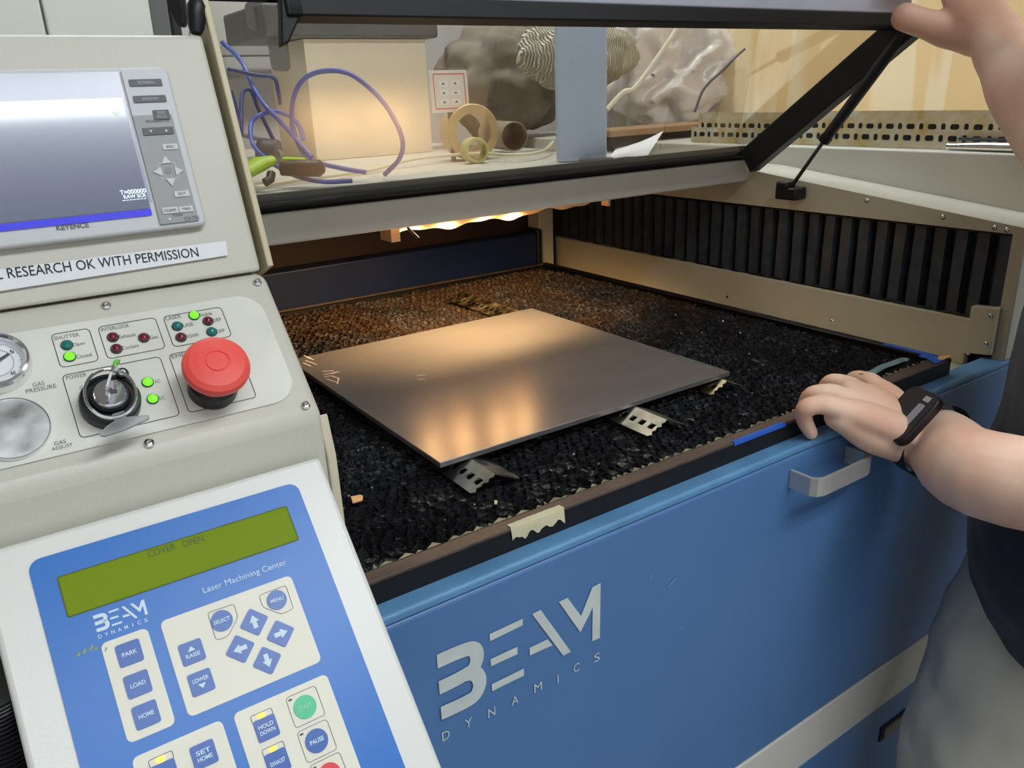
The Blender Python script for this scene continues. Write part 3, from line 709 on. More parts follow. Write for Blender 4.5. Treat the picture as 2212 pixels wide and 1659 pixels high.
# indicator lamps
TEAL = M('lens_teal', rgb(22, 120, 116), .12, coat=.6); DRED = M('lens_red', rgb(112, 14, 44), .12, coat=.6)
LIT = M('lens_lit_green', (.15, .95, .02), .2, em=1.15, coat=.4); RINGM = M('lamp_bezel', rgb(30, 60, 58), .3)
for x, y, m_ in ((145, 749, TEAL), (151, 774, LIT), (244, 732, DRED), (311, 733, DRED), (252, 757, DRED), (419, 685, LIT), (449, 697, DRED), (383, 708, TEAL), (391, 732, DRED), (457, 720, TEAL), (319, 829, LIT), (330, 865, LIT)):
    a, bb = FM.px(x, y); b = MB(); r = .0032
    b.lathe(FM, a, bb, [(r, .001), (r, .0022), (r * .86, .0024)], RINGM, seg=20)
    b.lathe(FM, a, bb, [(r * .86, .0024), (r * .7, .0036), (r * .35, .0043), (.0001, .0045)], m_, seg=20)
    tag(b.obj('indicator_lamp', con), {TEAL.name: 'unlit teal lamp lens', DRED.name: 'unlit dark red lamp lens', LIT.name: 'lit green lamp'}[m_.name])
# emergency stop
a, bb = FM.px(459, 842)
es = MB().lathe(FM, a, bb, [(.0140, .001), (.0142, .004), (.0138, .011), (.0105, .013), (.0100, .018)], BLACK, seg=40).obj('emergency_stop', con)
a2_, b2_ = FM.px(459, 842)
b = MB(); b.lathe(FM, a, bb, [(.0118, .013), (.0128, .018), (.0165, .0235), (.0183, .026), (.0186, .0285), (.0178, .0310), (.0150, .0328), (.0100, .0340), (.0068, .0343), (.0066, .0337), (.0060, .0337), (.0058, .0344), (.0001, .0346)], RED, seg=48)
tag(b.obj('mushroom_cap', es, smooth=50), 'red mushroom cap')
# key switch
a, bb = FM.px(239, 877)
ks = MB().lathe(FM, a, bb, [(.0155, .001), (.0157, .008), (.0148, .0105), (.0128, .011), (.0126, .0100), (.0105, .0100), (.0100, .0130), (.0092, .0150), (.0085, .0152)], BLACK, seg=36).obj('key_switch', con)
b = MB(); b.lathe(FM, a, bb, [(.0086, .0150), (.0082, .0160), (.0076, .0163), (.0001, .0163)], CHROME, seg=30); b.box(FM, a - .001, a + .0035, bb - .0010, bb + .0012, .0160, .0168, BLACK); b.obj('lock_face', ks)
b = MB(); b.lathe(FM, a + .0095, bb + .0128, [(.0035, .001), (.0035, .011), (.003, .0125), (.0001, .0125)], BLACK, seg=14); b.lathe(FM, a + .0095, bb + .0128, [(.0018, .0126), (.0001, .0128)], PAPER, seg=12); b.obj('pointer', ks)
FK = Fr(FM.pt(a, bb, .0163), FM.pt(0, 0, 1) - FM.pt(0, 0, 0), tuple(FM.u * .55 + FM.v * .85))
b = MB(); b.prism(FK, [(-.001, -.0035), (.004, -.0035), (.0055, -.005), (.013, -.004), (.018, .003), (.018, .010), (.014, .013), (.007, .010), (.004, .0035), (-.001, .0035)], -.0008, .0008, CHROME)
b.prism(FK, [(.0175, .0055), (.0186, .010), (.0142, .0136), (.0105, .0122), (.0150, .0098)], -.0011, .0011, M('key_green_tip', rgb(96, 190, 60), .4)); b.obj('key', ks, bevel=.0003)
c_ = FM.pt(a, bb - .0015, .0165); rp = []
for i in range(41):
    t = 2 * math.pi * i / 40; rp.append(c_ + FM.u * .0125 * math.sin(t) + FM.v * (.0135 * math.cos(t)) + FM.n * (.003 * math.cos(t) + .001))
b = MB(); b.tube(rp, .0007, CHROME, seg=8, cap=False); b.tube([p + FM.n * .0014 for p in rp[3:38]], .0007, CHROME, seg=8); b.obj('key_ring', ks)
CLR = M('clear_plastic', rgb(214, 216, 218), .25, trans=.75, ior=1.3)
b = MB(); Ft = Fr(FM.pt(a + .001, bb - .0150, .015), tuple(FM.u + FM.v * .12), tuple(FM.v - FM.n * .55))
b.prism(Ft, rrect(0, 0, .0065, .0065, .001), -.0008, .0008, CLR)
b.prism(Ft, rpoly([(-.004, -.003), (.004, -.003), (.014, -.008), (.013, -.0105), (0, -.013), (-.011, -.0125), (-.0125, -.010), (-.009, -.006)], .002), -.0005, .0005, CLR); b.obj('key_tag', ks)
# gauge
a, bb = FM.px(-6, 795)
gr = abs(FM.px(71, 785)[0] - a)
gg = MB().lathe(FM, a, bb, [(gr, .001), (gr, .008), (gr * .95, .0105), (gr * .88, .011), (gr * .82, .0095), (gr * .80, .005)], CHROME, seg=56).obj('pressure_gauge', con)
b = MB(); b.lathe(FM, a, bb, [(gr * .81, .005), (.0001, .005)], PAPER, seg=48)
for i in range(61):
    t = math.radians(-140 + 280 * i / 60); rr = gr * (.70 if i % 5 else .66)
    for k in (0,):
        u0 = V((a + math.sin(t) * rr, bb + math.cos(t) * rr)); u1 = V((a + math.sin(t) * gr * .74, bb + math.cos(t) * gr * .74)); nn = V((math.cos(t), -math.sin(t))) * .00012
        b.flat(FM, [tuple(u0 - nn), tuple(u1 - nn), tuple(u1 + nn), tuple(u0 + nn)], .0053, DPRINT)
b.outline(FM, circ(a, bb, gr * .50, 40), .0002, .0053, DPRINT)
for s_, t in (('5', 58), ('60', 140)): b.text(FM, s_, a + math.sin(math.radians(t)) * gr * .60, bb + math.cos(math.radians(t)) * gr * .60, .0022, .0022, DPRINT, z=.0053)
b.obj('dial_face', gg, smooth=0)
b = MB(); t = math.radians(62); d = V((math.sin(t), math.cos(t))); nn = V((d.y, -d.x))
b.prism(FM, [tuple(V((a, bb)) - d * .006 + nn * .0008), tuple(V((a, bb)) + d * gr * .46 + nn * .0006), tuple(V((a, bb)) + d * gr * .46 - nn * .0006), tuple(V((a, bb)) - d * .006 - nn * .0008)], .0062, .0067, KEYG); b.lathe(FM, a, bb, [(.0018, .0055), (.0018, .0075), (.0001, .0078)], KEYG, seg=12); b.obj('needle', gg)
# blanking disc
a, bb = FM.px(28, 931); gr = (FM.px(114, 925)[0] - a)
b = MB(); b.lathe(FM, a, bb, [(gr, .001), (gr, .0030), (gr * .985, .0042), (gr * .965, .0042), (gr * .955, .0036), (.0001, .0036)], STEEL, seg=56, mats=[CHROME, CHROME, CHROME, CHROME, M('worn_steel', (.66, .67, .68), .36, 1, var=.2, vs=60, rvar=.10)]); b.obj('gas_adjust_cover', con)

# ================================================================== VISION MONITOR (set in the hood)
mon = thing('vision_monitor', tuple(FU.pt(-.05, .03, .001)), 'grey machine vision monitor with a lit bluish screen set in the console hood', 'monitor')
def fpx(F, pts): return [F.px(x, y) for x, y in pts]
mr_ = (FU.px(360, 152)[0] + FU.px(443, 490)[0]) / 2; mt_ = FU.px(360, 152)[1]; mb_ = FU.px(443, 490)[1]
ml_ = mr_ - .150
b = MB(); b.prism(FU, rrect((mr_ + ml_) / 2, (mt_ + mb_) / 2, mr_ - ml_, mt_ - mb_, .004), .0004, .006, GREYB); b.obj('bezel', mon, bevel=.0018)
HB = .0062
def rct(F, x0, y0, x1, y1):
    """rect from centre-left / centre-right px and top-bottom px; returns a0,a1,b0,b1"""
    pass
sx0 = ml_ + .006; sxr = (FU.px(265, 160, HB)[0] + FU.px(340, 488, HB)[0]) / 2
st_ = FU.px(200, 163, HB)[1]; sb_ = FU.px(300, 460, HB)[1]
SCRF = M('screen_frame', rgb(176, 178, 196), .16)
b = MB(); b.prism(FU, [(sx0, mb_ + .018), (sxr - .001, mb_ + .018), (sxr - .001, mt_ - .003), (sx0, mt_ - .003)], .006, .0066, SCRF)
l0 = sx0 + .008; l1 = (FU.px(262, 214, HB)[0] + FU.px(325, 445, HB)[0]) / 2; lt = FU.px(262, 212, HB)[1]; lb_ = FU.px(322, 450, HB)[1]
b.obj('screen_surround', mon, smooth=0)
LCD = bpy.data.materials.new('lcd_screen'); LCD.use_nodes = True; pr = LCD.node_tree.nodes['Principled BSDF']
pr.inputs['Base Color'].default_value = (.035, .04, .06, 1); pr.inputs['Roughness'].default_value = .2; pr.inputs['Emission Color'].default_value = (.30, .34, .52, 1); pr.inputs['Emission Strength'].default_value = .33; pr.inputs['Coat Weight'].default_value = 1; pr.inputs['Coat Roughness'].default_value = .07
SCB = M('screen_blue', (.03, .03, .55), .25, em=.5); SCT = M('screen_text', (.7, .85, 1), .3, em=.8); SCG = M('screen_green', (.45, .9, .5), .3, em=.5)
b = MB(); b.flat(FU, [(l0, lb_), (l1, lb_), (l1, lt), (l0, lt)], .0069, LCD)
b.flat(FU, [(l0, lb_ - .0045), (l1, lb_ - .0045), (l1, lb_ - .0005), (l0, lb_ - .0005)], .0070, SCB)
tx(FU, 'T=000000', 257, 425, 312, 417, 10, SCT, z=.0072, bold=.02); tx(FU, 'RAW SCR', 265, 434, 312, 427, 8, SCT, z=.0072, bold=.02)
tx(FU, '-------', 262, 441, 313, 435, 1.5, SCT, z=.0072, bold=.01)
a, q_ = FU.px(252, 247, HB); b.prism(FU, [(a - .0022, q_ + .001), (a + .0022, q_ + .001), (a, q_ - .0012)], .0071, .0073, SCG)
b.obj('screen', mon, smooth=0)
b = MB(); tx(FU, 'KEYENCE', 121, 499, 190, 491, 11, KEYG, z=.0064, bold=.02); b.obj('maker_name', mon, smooth=0); b = MB(); tx(FU, 'CV-751', 394, 480, 425, 476, 8, KEYG, z=.0079); b.obj('model_number', mon, smooth=0)
kx0 = sxr + .0005; kx1 = mr_ - .005; ky1 = mt_ - .003; ky0 = mb_ + .003; ksplit = (FU.px(290, 252, HB)[1] + FU.px(377, 247, HB)[1]) / 2
b = MB(); b.prism(FU, [(kx0, ksplit), (kx1, ksplit), (kx1, ky1), (kx0, ky1)], .006, .0075, GREYB); b.prism(FU, [(kx0, ky0), (kx1, ky0), (kx1, ksplit), (kx0, ksplit)], .006, .0075, GREYD)
tx(FU, 'PROGRAM No.', 312, 273, 362, 269, 6, KEYG, z=.0079); tx(FU, 'POWER', 369, 473, 390, 470, 5, KEYG, z=.0079)
a, q_ = FU.px(363, 370, HB); b.flat(FU, circ(a, q_, .0022, 16), .0078, M('nav_dot', rgb(138, 138, 140), .5))
b.outline(FU, rrect(a, q_, .0105, .0105, .0004, 1), .0003, .0077, KEYL)
b.lathe(FU, *FU.px(366, 474, HB), [(.0006, .0076), (.0001, .0080)], SCG, seg=8)
kp_ = b.obj('keypad_column', mon, smooth=0)
def mkey(s_, x, y, wpx, hpx, m_, tm, hh=1, lab=None, fs=.5):
    a, q_ = FU.px(x, y, HB); sc = .00028; w2 = wpx * sc; h2 = hpx * sc
    b = MB(); b.prism(FU, rrect(a, q_, w2, h2, .0005, 3), .0075, .0082, m_)
    if s_ in ('up', 'down'):
        d = 1 if s_ == 'up' else -1; b.flat(FU, [(a - .001, q_ - .0008 * d), (a + .001, q_ - .0008 * d), (a, q_ + .001 * d)], .0084, KEYL)
    elif '/' in s_:
        p_, r_ = s_.split('/'); b.text(FU, p_, a, q_ + h2 * .24, w2 * .45, h2 * .26, tm, z=.0084); b.text(FU, r_, a, q_ - h2 * .24, w2 * .6, h2 * .26, tm, z=.0084); b.flat(FU, [(a - w2 * .3, q_ - .0001), (a + w2 * .3, q_ - .0001), (a + w2 * .3, q_ + .0001), (a - w2 * .3, q_ + .0001)], .0084, tm)
    else: b.text(FU, s_, a, q_, w2 * fs, h2 * .42, tm, z=.0084)
    b.obj('button', mon, smooth=0)
LT = M('light_print', rgb(176, 176, 180), .5)
mkey('SCREEN', 314, 181, 68, 15, KEYG, LT); mkey('WINDOW', 323, 216, 68, 15, KEYG, LT); mkey('RUN/PROG', 348, 250, 34, 21, KEYG, LT)
mkey('down', 325, 286, 33, 16, KEYG, LT); mkey('up', 358, 284, 32, 16, KEYG, LT)
mkey('ESC', 367, 319, 32, 13, KEYL, KEYG); mkey('ENT', 392, 420, 32, 13, KEYL, KEYG); mkey('CLEAR', 367, 456, 33, 14, KEYL, KEYG, fs=.75); mkey('TRIG', 401, 453, 30, 13, KEYL, KEYG, fs=.6)
for x, y, r_ in ((357, 348, 0), (385, 371, -90), (369, 394, 180), (341, 373, 90)):
    a, q_ = FU.px(x, y, HB); c, s_ = math.cos(math.radians(r_)), math.sin(math.radians(r_))
    b = MB(); b.prism(FU, [(a + (px_ * c - py_ * s_) * .0034, q_ + (px_ * s_ + py_ * c) * .0034) for px_, py_ in ((-.85, -.6), (.85, -.6), (0, .85))], .0075, .0083, KEYL); b.obj('arrow_button', mon, smooth=0)

# ================================================================== OPERATOR KEYPAD BOX
XK = .150; YK, ZK = .440, 1.065; TK = math.radians(46)
FK2 = Fr((0, YK, ZK), (1, 0, 0), (0, math.cos(TK), math.sin(TK)))
kb = thing('operator_keypad', tuple(FK2.pt(0, -.1, -.03)), 'white tilted keypad box with blue membrane, green display and labelled keys', 'keypad')
xkl = (FK2.px(20, 1500)[0]); xkl = min(xkl, FK2.px(0, 1416)[0])
b = MB(); b.prism(FK2, rrect((XK + xkl) / 2, -.10, XK - xkl, .20, .003), -.012, 0, WHITE); b.obj('housing', kb, bevel=.0035)
bl = (FK2.px(68, 1235)[0] + FK2.px(165, 1646)[0]) / 2; br = (FK2.px(655, 1085)[0] + FK2.px(745, 1316)[0]) / 2; bt = (FK2.px(90, 1207)[1] + FK2.px(616, 1048)[1]) / 2
b = MB(); b.prism(FK2, rrect((bl + br) / 2, (bt - .193) / 2, br - bl, bt + .193, .006, 6), .0002, .0009, MEMB)
H2 = .0012
# logo small: reuse the wordmark shape
xs_ = [p[0] for q in LG for p in q]; ys_ = [p[1] for q in LG for p in q]
X0, X1, Y0, Y1 = min(xs_), max(xs_), min(ys_), max(ys_)
a0, _ = FK2.px(203, 1343); a1, _ = FK2.px(318, 1320); _, b1_ = FK2.px(258, 1312); _, b0_ = FK2.px(260, 1350)
for q in LG: b.flat(FK2, [(a0 + (x - X0) / (X1 - X0) * (a1 - a0), b0_ + (y - Y0) / (Y1 - Y0) * (b1_ - b0_)) for x, y in q], H2, WPRINT)
for i, ch in enumerate('DYNAMICS'):
    t = i / 7; x = 216 + (315 - 216) * t; y = 1376 + (1341 - 1376) * t; a, q_ = FK2.px(x, y); b.text(FK2, ch, a, q_, .0004 if ch == 'I' else .0017, .0019, WPRINT, z=H2)
tx(FK2, 'Laser Machining Center', 438, 1277, 618, 1218, 17, WPRINT, z=H2, bold=0)
YST = M('yellow_smear', rgb(150, 170, 90), .6)
for x, y, w_ in ((170, 1415, .002), (183, 1408, .0026), (198, 1400, .003), (208, 1402, .0018), (228, 1404, .0022)):
    a, q_ = FK2.px(x, y); b.flat(FK2, rrect(a, q_, w_, .0011, .0005, rot=.9), H2, YST)
mem = b.obj('membrane', kb, smooth=0); tag(mem, 'blue membrane with white printing')
# display
ql = (FK2.px(122, 1245)[0] + FK2.px(146, 1337)[0]) / 2; qr = (FK2.px(621, 1095)[0] + FK2.px(643, 1165)[0]) / 2
qt = (FK2.px(122, 1245)[1] + FK2.px(621, 1095)[1]) / 2; qb = (FK2.px(146, 1337)[1] + FK2.px(643, 1168)[1]) / 2
b = MB(); b.prism(FK2, rrect((ql + qr) / 2, (qt + qb) / 2, qr - ql, qt - qb, .0014), .0008, .0011, LCDG)
b.outline(FK2, rrect((ql + qr) / 2, (qt + qb) / 2, qr - ql, qt - qb, .0014), .0006, .0013, M('lcd_edge', rgb(70, 88, 14), .5))
tx(FK2, 'COVER', 319, 1199, 379, 1181, 15, LCDT, z=.0013, bold=-.005); tx(FK2, 'OPEN', 393, 1177, 439, 1164, 15, LCDT, z=.0013, bold=-.005)
tag(b.obj('display', kb, smooth=0), 'green character display')
# cream pads
def pad(pts, r=.003, ext=None):
    q = [FK2.px(x, y) for x, y in pts]; a0 = (q[0][0] + q[3][0]) / 2; a1 = (q[1][0] + q[2][0]) / 2; b1 = (q[0][1] + q[1][1]) / 2; b0 = (q[2][1] + q[3][1]) / 2
    if ext is not None: b0 = ext; a0, a1 = q[0][0], q[1][0]
    return rrect((a0 + a1) / 2, (b0 + b1) / 2, a1 - a0, b1 - b0, r)
b = MB()
for P_ in (pad(((218, 1391), (320, 1356), (378, 1566), (275, 1608))), pad(((347, 1342), (629, 1244), (693, 1430), (405, 1552))), pad(((283, 1638), (478, 1556), (500, 1659), (300, 1700)), ext=-.187), pad(((502, 1543), (704, 1456), (760, 1659), (560, 1659)), ext=-.187)):
    b.prism(FK2, P_, .0009, .0012, CREAM)
HK = .0013
def olk(pts, r=.0018):
    b.outline(FK2, rpoly([FK2.px(x, y) for x, y in pts], r), .00028, HK + .0001, GPRINT)
olk(((447, 1325), (505, 1305), (514, 1335), (492, 1377), (466, 1385)), .002)
olk(((558, 1287), (617, 1265), (634, 1316), (608, 1329), (566, 1313)), .002)
def sq(x, y): return FK2.px(x, y)
for x, y, s_ in ((659, 1527, .0166), (684, 1601, .0166), (712, 1673, .0166)):
    a, q_ = sq(x, y); b.outline(FK2, rrect(a, q_, s_, s_ * .98, .002), .00028, HK + .0001, GPRINT); b.flat(FK2, rrect(a - .0062, q_ + .0062, .0020, .0010, .0004), HK + .0002, GPRINT)
for x, y in ((654, 1289), (454, 1330)): pass
b.obj('key_field', kb, smooth=0)
def key(s_, x, y, size=.0113, m_=KEYB, shape='sq', fs=.62, lines=1):
    a, q_ = FK2.px(x, y, HK); b = MB(); F = FK2
    p_ = rrect(a, q_, size, size, .0012, 4) if shape == 'sq' else circ(a, q_, size / 2) if shape == 'c' else rrect(a, q_, size, size, .0012, 4, rot=math.pi / 4)
    b.prism(F, p_, .0012, .0019, m_); z = .0021
    if s_ in ('u', 'd', 'l', 'r'):
        R_ = {'u': 0, 'l': 90, 'd': 180, 'r': 270}[s_]; c, n_ = math.cos(math.radians(R_)), math.sin(math.radians(R_))
        ar = [(-.28, .0), (0, .55), (.28, .0), (.13, .0), (.13, -.5), (-.13, -.5), (-.13, 0)]
        k = size * .62; ar = [(x_ * k * 1.35, y_ * k) for x_, y_ in ar]
        b.flat(F, [(a + x_ * c - y_ * n_, q_ + x_ * n_ + y_ * c) for x_, y_ in ar], z, WPRINT)
    else:
        L_ = s_.split('|'); n_ = len(L_)
        for i, t in enumerate(L_):
            yy = q_ + ((n_ - 1) / 2 - i) * size * .27
            if t in ('^', 'v'):
                d = 1 if t == '^' else -1; b.flat(F, [(a - size * .17, yy - size * .08 * d), (a + size * .17, yy - size * .08 * d), (a, yy + size * .14 * d)], z, WPRINT)
            else: b.text(F, t, a, yy, size * fs, size * .19, M('start_text', rgb(160, 220, 190), .5) if t == 'START' else WPRINT, z=z, bold=.02)
    tag(b.obj('key', kb, smooth=0), None); return b
key('PARK', 280, 1411); key('LOAD', 298, 1478); key('HOME', 316, 1544)
key('^|RAISE', 415, 1409); key('LOWER|v', 435, 1474, fs=.7)
key('u', 549, 1344, .0111, shape='dm'); key('r', 606, 1369, .0111, shape='dm'); key('l', 519, 1402, .0111, shape='dm'); key('d', 577, 1427, .0111, shape='dm')
key('SELECT', 479, 1341, .0111, shape='c', fs=.78); key('MENU', 598, 1296, .0107, shape='c', fs=.66)
key('START', 659, 1527, .0118, M('key_green', rgb(60, 196, 140), .35), 'c', fs=.6); key('PAUSE', 684, 1600, .0118, shape='c', fs=.62); key('STOP', 712, 1674, .0118, M('key_red', rgb(222, 52, 66), .35), 'c', fs=.5)
key('SET|HOME', 441, 1630)
AMB = M('amber_led', (1.0, .62, .03), .3, em=1.6)
for s_, x, y, lx, ly in (('HOLD|DOWN', 576, 1573, 565, 1547), ('EXHAUST', 600, 1646, 590, 1619), ('FEED', 357, 1672, 348, 1641)):
    key(s_, x, y, .0110, fs=.70)
    a, q_ = FK2.px(lx, ly); b = MB(); b.outline(FK2, rrect(a, q_, .0112, .0040, .0010), .00028, HK + .0002, GPRINT); b.flat(FK2, rrect(a - .0003, q_, .0034, .0030, .0008), HK + .0004, AMB); b.obj('key_led', kb, smooth=0)
# dark ribbed hose behind keypad, bottom left
b = MB()
pts = bez([hit(30, 1990, 1, .412), hit(8, 1800, 1, .412), hit(-6, 1659, 1, .412), hit(-20, 1560, 1, .412), hit(-38, 1478, 1, .413)], 30)
b.tube(pts, [.024 + .0022 * math.sin(i * 2.1) for i in range(len(pts))], BLACK, seg=24); o = b.obj('ribbed_hose', smooth=50); tag(o, 'black ribbed hose hanging behind the lower left of the keypad', 'hose')
# ================================================================== THINGS ON THE REAR DECK
DZ = 1.1585
def dk(px, py): return hit(px, py, 2, DZ)
# big white carton: front face between two deck points
A = dk(685, 346); B = hit(934, 330, 1, A.y); B.z = DZ
d = (B - A).normalized(); nrm = V((d.y, -d.x, 0))
Lb = (B - A).length; HBX = .222
Fb = Fr(A, d, (0, 0, 1))
CARD = M('white_carton', rgb(236, 224, 200), .5, var=.04, vs=8, bump=.1, bs=60)
b = MB(); b.box(Fb, 0, Lb, 0, HBX, -.20, 0, CARD)
b.box(Fb, 0, Lb, HBX - .0005, HBX + .001, -.20, .0015, CARD)
o = b.obj('storage_carton', bevel=.004); tag(o, 'plain white carton standing on the rear deck behind the raised lid', 'box')
b = MB(); b.box(Fb, -.08, Lb + .022, HBX + .002, HBX + .06, -.22, .02, M('tray_grey', rgb(90, 88, 90), .5, var=.1)); b.box(Fb, -.03, Lb * .7, HBX + .05, HBX + .062, -.18, -.02, BLACK)
o = b.obj('equipment_tray', bevel=.012); tag(o, 'dark grey plastic case lying on top of the white carton', 'case')
# card sign with red border
p0 = hit(932, 243, 1, 1.30); p1 = hit(1021, 243, 1, 1.30); pt = hit(936, 150, 1, 1.30)
Fc = Fr((p0.x, 1.30, p0.z), (1, .15, 0), (0, .05, 1)); wc = (p1.x - p0.x) * 1.0; hc_ = pt.z - p0.z
b = MB(); b.prism(Fc, rrect(wc / 2, hc_ / 2, wc, hc_, .003), 0, .003, M('sign_white', rgb(226, 220, 214), .5))
b.outline(Fc, rrect(wc / 2, hc_ / 2, wc * .84, hc_ * .84, .002), .0016, .0033, M('sign_red', rgb(196, 70, 66), .5))
for i in range(2):
    for j in range(3):
        b.flat(Fc, rrect(wc * (.34 + .32 * i), hc_ * (.25 + .22 * j), wc * .24, hc_ * .13, .001), .0034, PAPER)
        b.flat(Fc, [(wc * (.28 + .32 * i), hc_ * (.22 + .22 * j)), (wc * (.38 + .32 * i), hc_ * (.22 + .22 * j)), (wc * (.33 + .32 * i), hc_ * (.28 + .22 * j))], .0036, GPRINT)
b.box(Fc, wc * .45, wc * .55, -(p0.z - DZ) , hc_ * .5, -.004, -.0005, GPRINT)
o = b.obj('small_sign', smooth=0); tag(o, 'small square white sign with a red border standing beside the white carton', 'sign')
# tape rolls / tubes
def ring(name, px, py, rpx, ripx, depth, ln, m_, label, cat, tilt=(-.25, -.97, 0), group=None):
    d = ray(px, py); C0 = CAM + d * (depth / d.dot(RC[2])); r = rpx * depth / FPX; ri = ripx * depth / FPX
    if C0.z - r < DZ: C0.z = DZ + r
    nv = V(tilt).normalized(); u = V((0, 0, 1)).cross(nv).normalized(); F = Fr(C0, u, (0, 0, 1)); F.n = nv
    b = MB(); b.lathe(F, 0, 0, [(ri, -ln), (r, -ln), (r, 0), (r * .97, .002), (ri * 1.03, .002), (ri, 0), (ri, -ln)], m_, seg=40)
    o = b.obj(name, smooth=35); tag(o, label, cat, group); return o
ring('tape_roll', 1022, 298, 58, 38, 1.45, .05, M('tape_tan', rgb(196, 168, 122), .35, var=.08, vs=40), 'large tan roll of packing tape on the rear deck right of the white carton', 'tape roll')
ring('tape_roll', 1030, 325, 27, 20, 1.38, .03, M('tape_yellow', rgb(190, 184, 120), .4), 'small pale yellow roll of tape in front of the larger tan roll', 'tape roll')
ring('cardboard_tube', 1110, 293, 31, 28, 1.52, .14, M('tube_grey', rgb(150, 138, 120), .6), 'open cardboard tube lying right of the tan tape roll', 'tube')
# lumpy fabrics
def lump(name, c, r, m_, label, cat, amp=.25, fq=3, seg=64, rings=40, seed=1, fold=0):
    b = MB(); c = V(c); rows = []
    for i in range(rings + 1):
        t = math.pi * min(max(i / rings, .004), .996); row = []
        for k in range(seg):
            f = 2 * math.pi * k / seg; dvec = V((math.sin(t) * math.cos(f), math.sin(t) * math.sin(f), -math.cos(t)))
            s_ = 1 + amp * noise.noise(dvec * fq + V((seed, 0, 0))) + amp * .4 * noise.noise(dvec * fq * 2.7 + V((0, seed, 0)))
            if fold: s_ += fold * (1 - abs(noise.noise(dvec * fq * 1.6 + V((0, 0, seed)))) * 4) * .5
            p_ = c + V((dvec.x * r[0], dvec.y * r[1], dvec.z * r[2])) * s_
            p_.z = max(p_.z, DZ + .001); row.append(p_)
        rows.append(row)
    b.grid(rows, m_, closed=True); b.poly(rows[0][::-1], m_); b.poly(rows[-1], m_)
    o = b.obj(name, smooth=180); tag(o, label, cat); return o
def at(px, py, dep):
    d = ray(px, py); return CAM + d * (dep / d.dot(RC[2]))
lump('cloth_bag', at(1085, 175, 1.86), (.165, .10, .12), M('dark_cloth', rgb(120, 112, 100), .8, var=.2, vs=14, bump=.3, bs=60), 'brown grey cloth bag slumped behind the small sign and tube', 'bag', .25, 2.2, seed=3)
SILB = M('silver_bag', rgb(220, 212, 208), .28, 0, var=.08, vs=6, bump=.5, bs=16, coat=.3)
lump('plastic_bag', at(1465, 150, 1.88), (.22, .12, .165), SILB, 'crumpled silvery plastic bag on the rear deck right of the pale blue post', 'bag', .22, 1.9, seg=96, rings=64, seed=8, fold=.24)
# knitted glove: tight ribbed white lump
KN = bpy.data.materials.new('white_knit'); KN.use_nodes = True; nt = KN.node_tree; N = nt.nodes; L = nt.links; p = N['Principled BSDF']; p.inputs['Base Color'].default_value = (*rgb(226, 220, 202), 1); p.inputs['Roughness'].default_value = .85
tc = N.new('ShaderNodeTexCoord'); wv = N.new('ShaderNodeTexWave'); wv.inputs['Scale'].default_value = 55; wv.inputs['Distortion'].default_value = 5; L.new(tc.outputs['Object'], wv.inputs['Vector'])
bp = N.new('ShaderNodeBump'); bp.inputs['Strength'].default_value = 1; bp.inputs['Distance'].default_value = .006; L.new(wv.outputs[0], bp.inputs['Height']); L.new(bp.outputs[0], p.inputs['Normal'])
crk = N.new('ShaderNodeValToRGB'); crk.color_ramp.elements[0].color = (*rgb(170, 160, 138), 1); crk.color_ramp.elements[1].color = (*rgb(236, 230, 212), 1); L.new(wv.outputs[0], crk.inputs[0]); L.new(crk.outputs[0], p.inputs['Base Color'])
lump('knitted_rag', at(1250, 118, 1.62), (.150, .06, .066), KN, 'white knitted rag bundle resting on the bags behind the pale blue post', 'rag', .14, 2.0, seg=80, rings=48, seed=5)
# pale blue post
pb = dk(1257, 347)
Fp = Fr((pb.x, pb.y, DZ), (.823, -.567, 0), (0, 0, 1))
b = MB(); b.box(Fp, -.041, .041, 0, .45, -.05, 0, M('pale_blue_paint', rgb(190, 204, 226), .4, var=.03, vs=5)); o = b.obj('support_post', bevel=.003); tag(o, 'pale blue square post standing upright on the rear deck', 'post')
b = MB(); b.box(Fp, -.005, .05, 0, .006, .002, .03, KEYG); o = b.obj('foot_shadow', bevel=.002); tag(o, 'small dark grey slab as the shadow at the foot of the pale blue post', 'shadow')  # dark slab put in for the shadow at the post foot
# paper scrap, board
def sheet(name, pts, m_, th, label, cat, lift=0):
    b = MB(); q = [dk(*p) for p in pts]; b.prism(Fr((0, 0, DZ + .0005), (1, 0, 0), (0, 1, 0)), [(p_.x, p_.y) for p_ in q], 0, th, m_); o = b.obj(name, smooth=0); tag(o, label, cat); return o
b = MB(); q = [dk(1313, 345), dk(1395, 341), dk(1424, 318), dk(1330, 325)]
q[2] = q[2] + V((-.05, -.06, .012)); rows = [[q[0] + (q[1] - q[0]) * t + V((0, 0, .0015 + .004 * math.sin(t * 3))) for t in (0, .25, .5, .75, 1)], [q[3] + (q[2] - q[3]) * t + V((0, 0, .006 + .018 * t * t)) for t in (0, .25, .5, .75, 1)]]
b.grid(rows, PAPER); o = b.obj('paper_sheet', smooth=60); tag(o, 'curled white paper sheet beside the foot of the pale blue post', 'paper')
b = MB(); A_ = hit(1322, 290, 2, 1.19); B_ = hit(1560, 270, 2, 1.19)
dd = (B_ - A_).normalized(); F = Fr(A_, tuple(dd), (-dd.y, dd.x, 0)); b.box(F, 0, (B_ - A_).length, 0, .10, -.004, .008, M('brown_board', rgb(150, 118, 88), .6, var=.15, vs=20)); b.box(F, .02, (B_ - A_).length - .02, .02, .08, -.0305, -.004, M('dark_board', rgb(66, 60, 56), .7, var=.15, vs=20))
o = b.obj('wooden_board', bevel=.002); tag(o, 'brown board with dark underside lying under the silvery plastic bag', 'board')
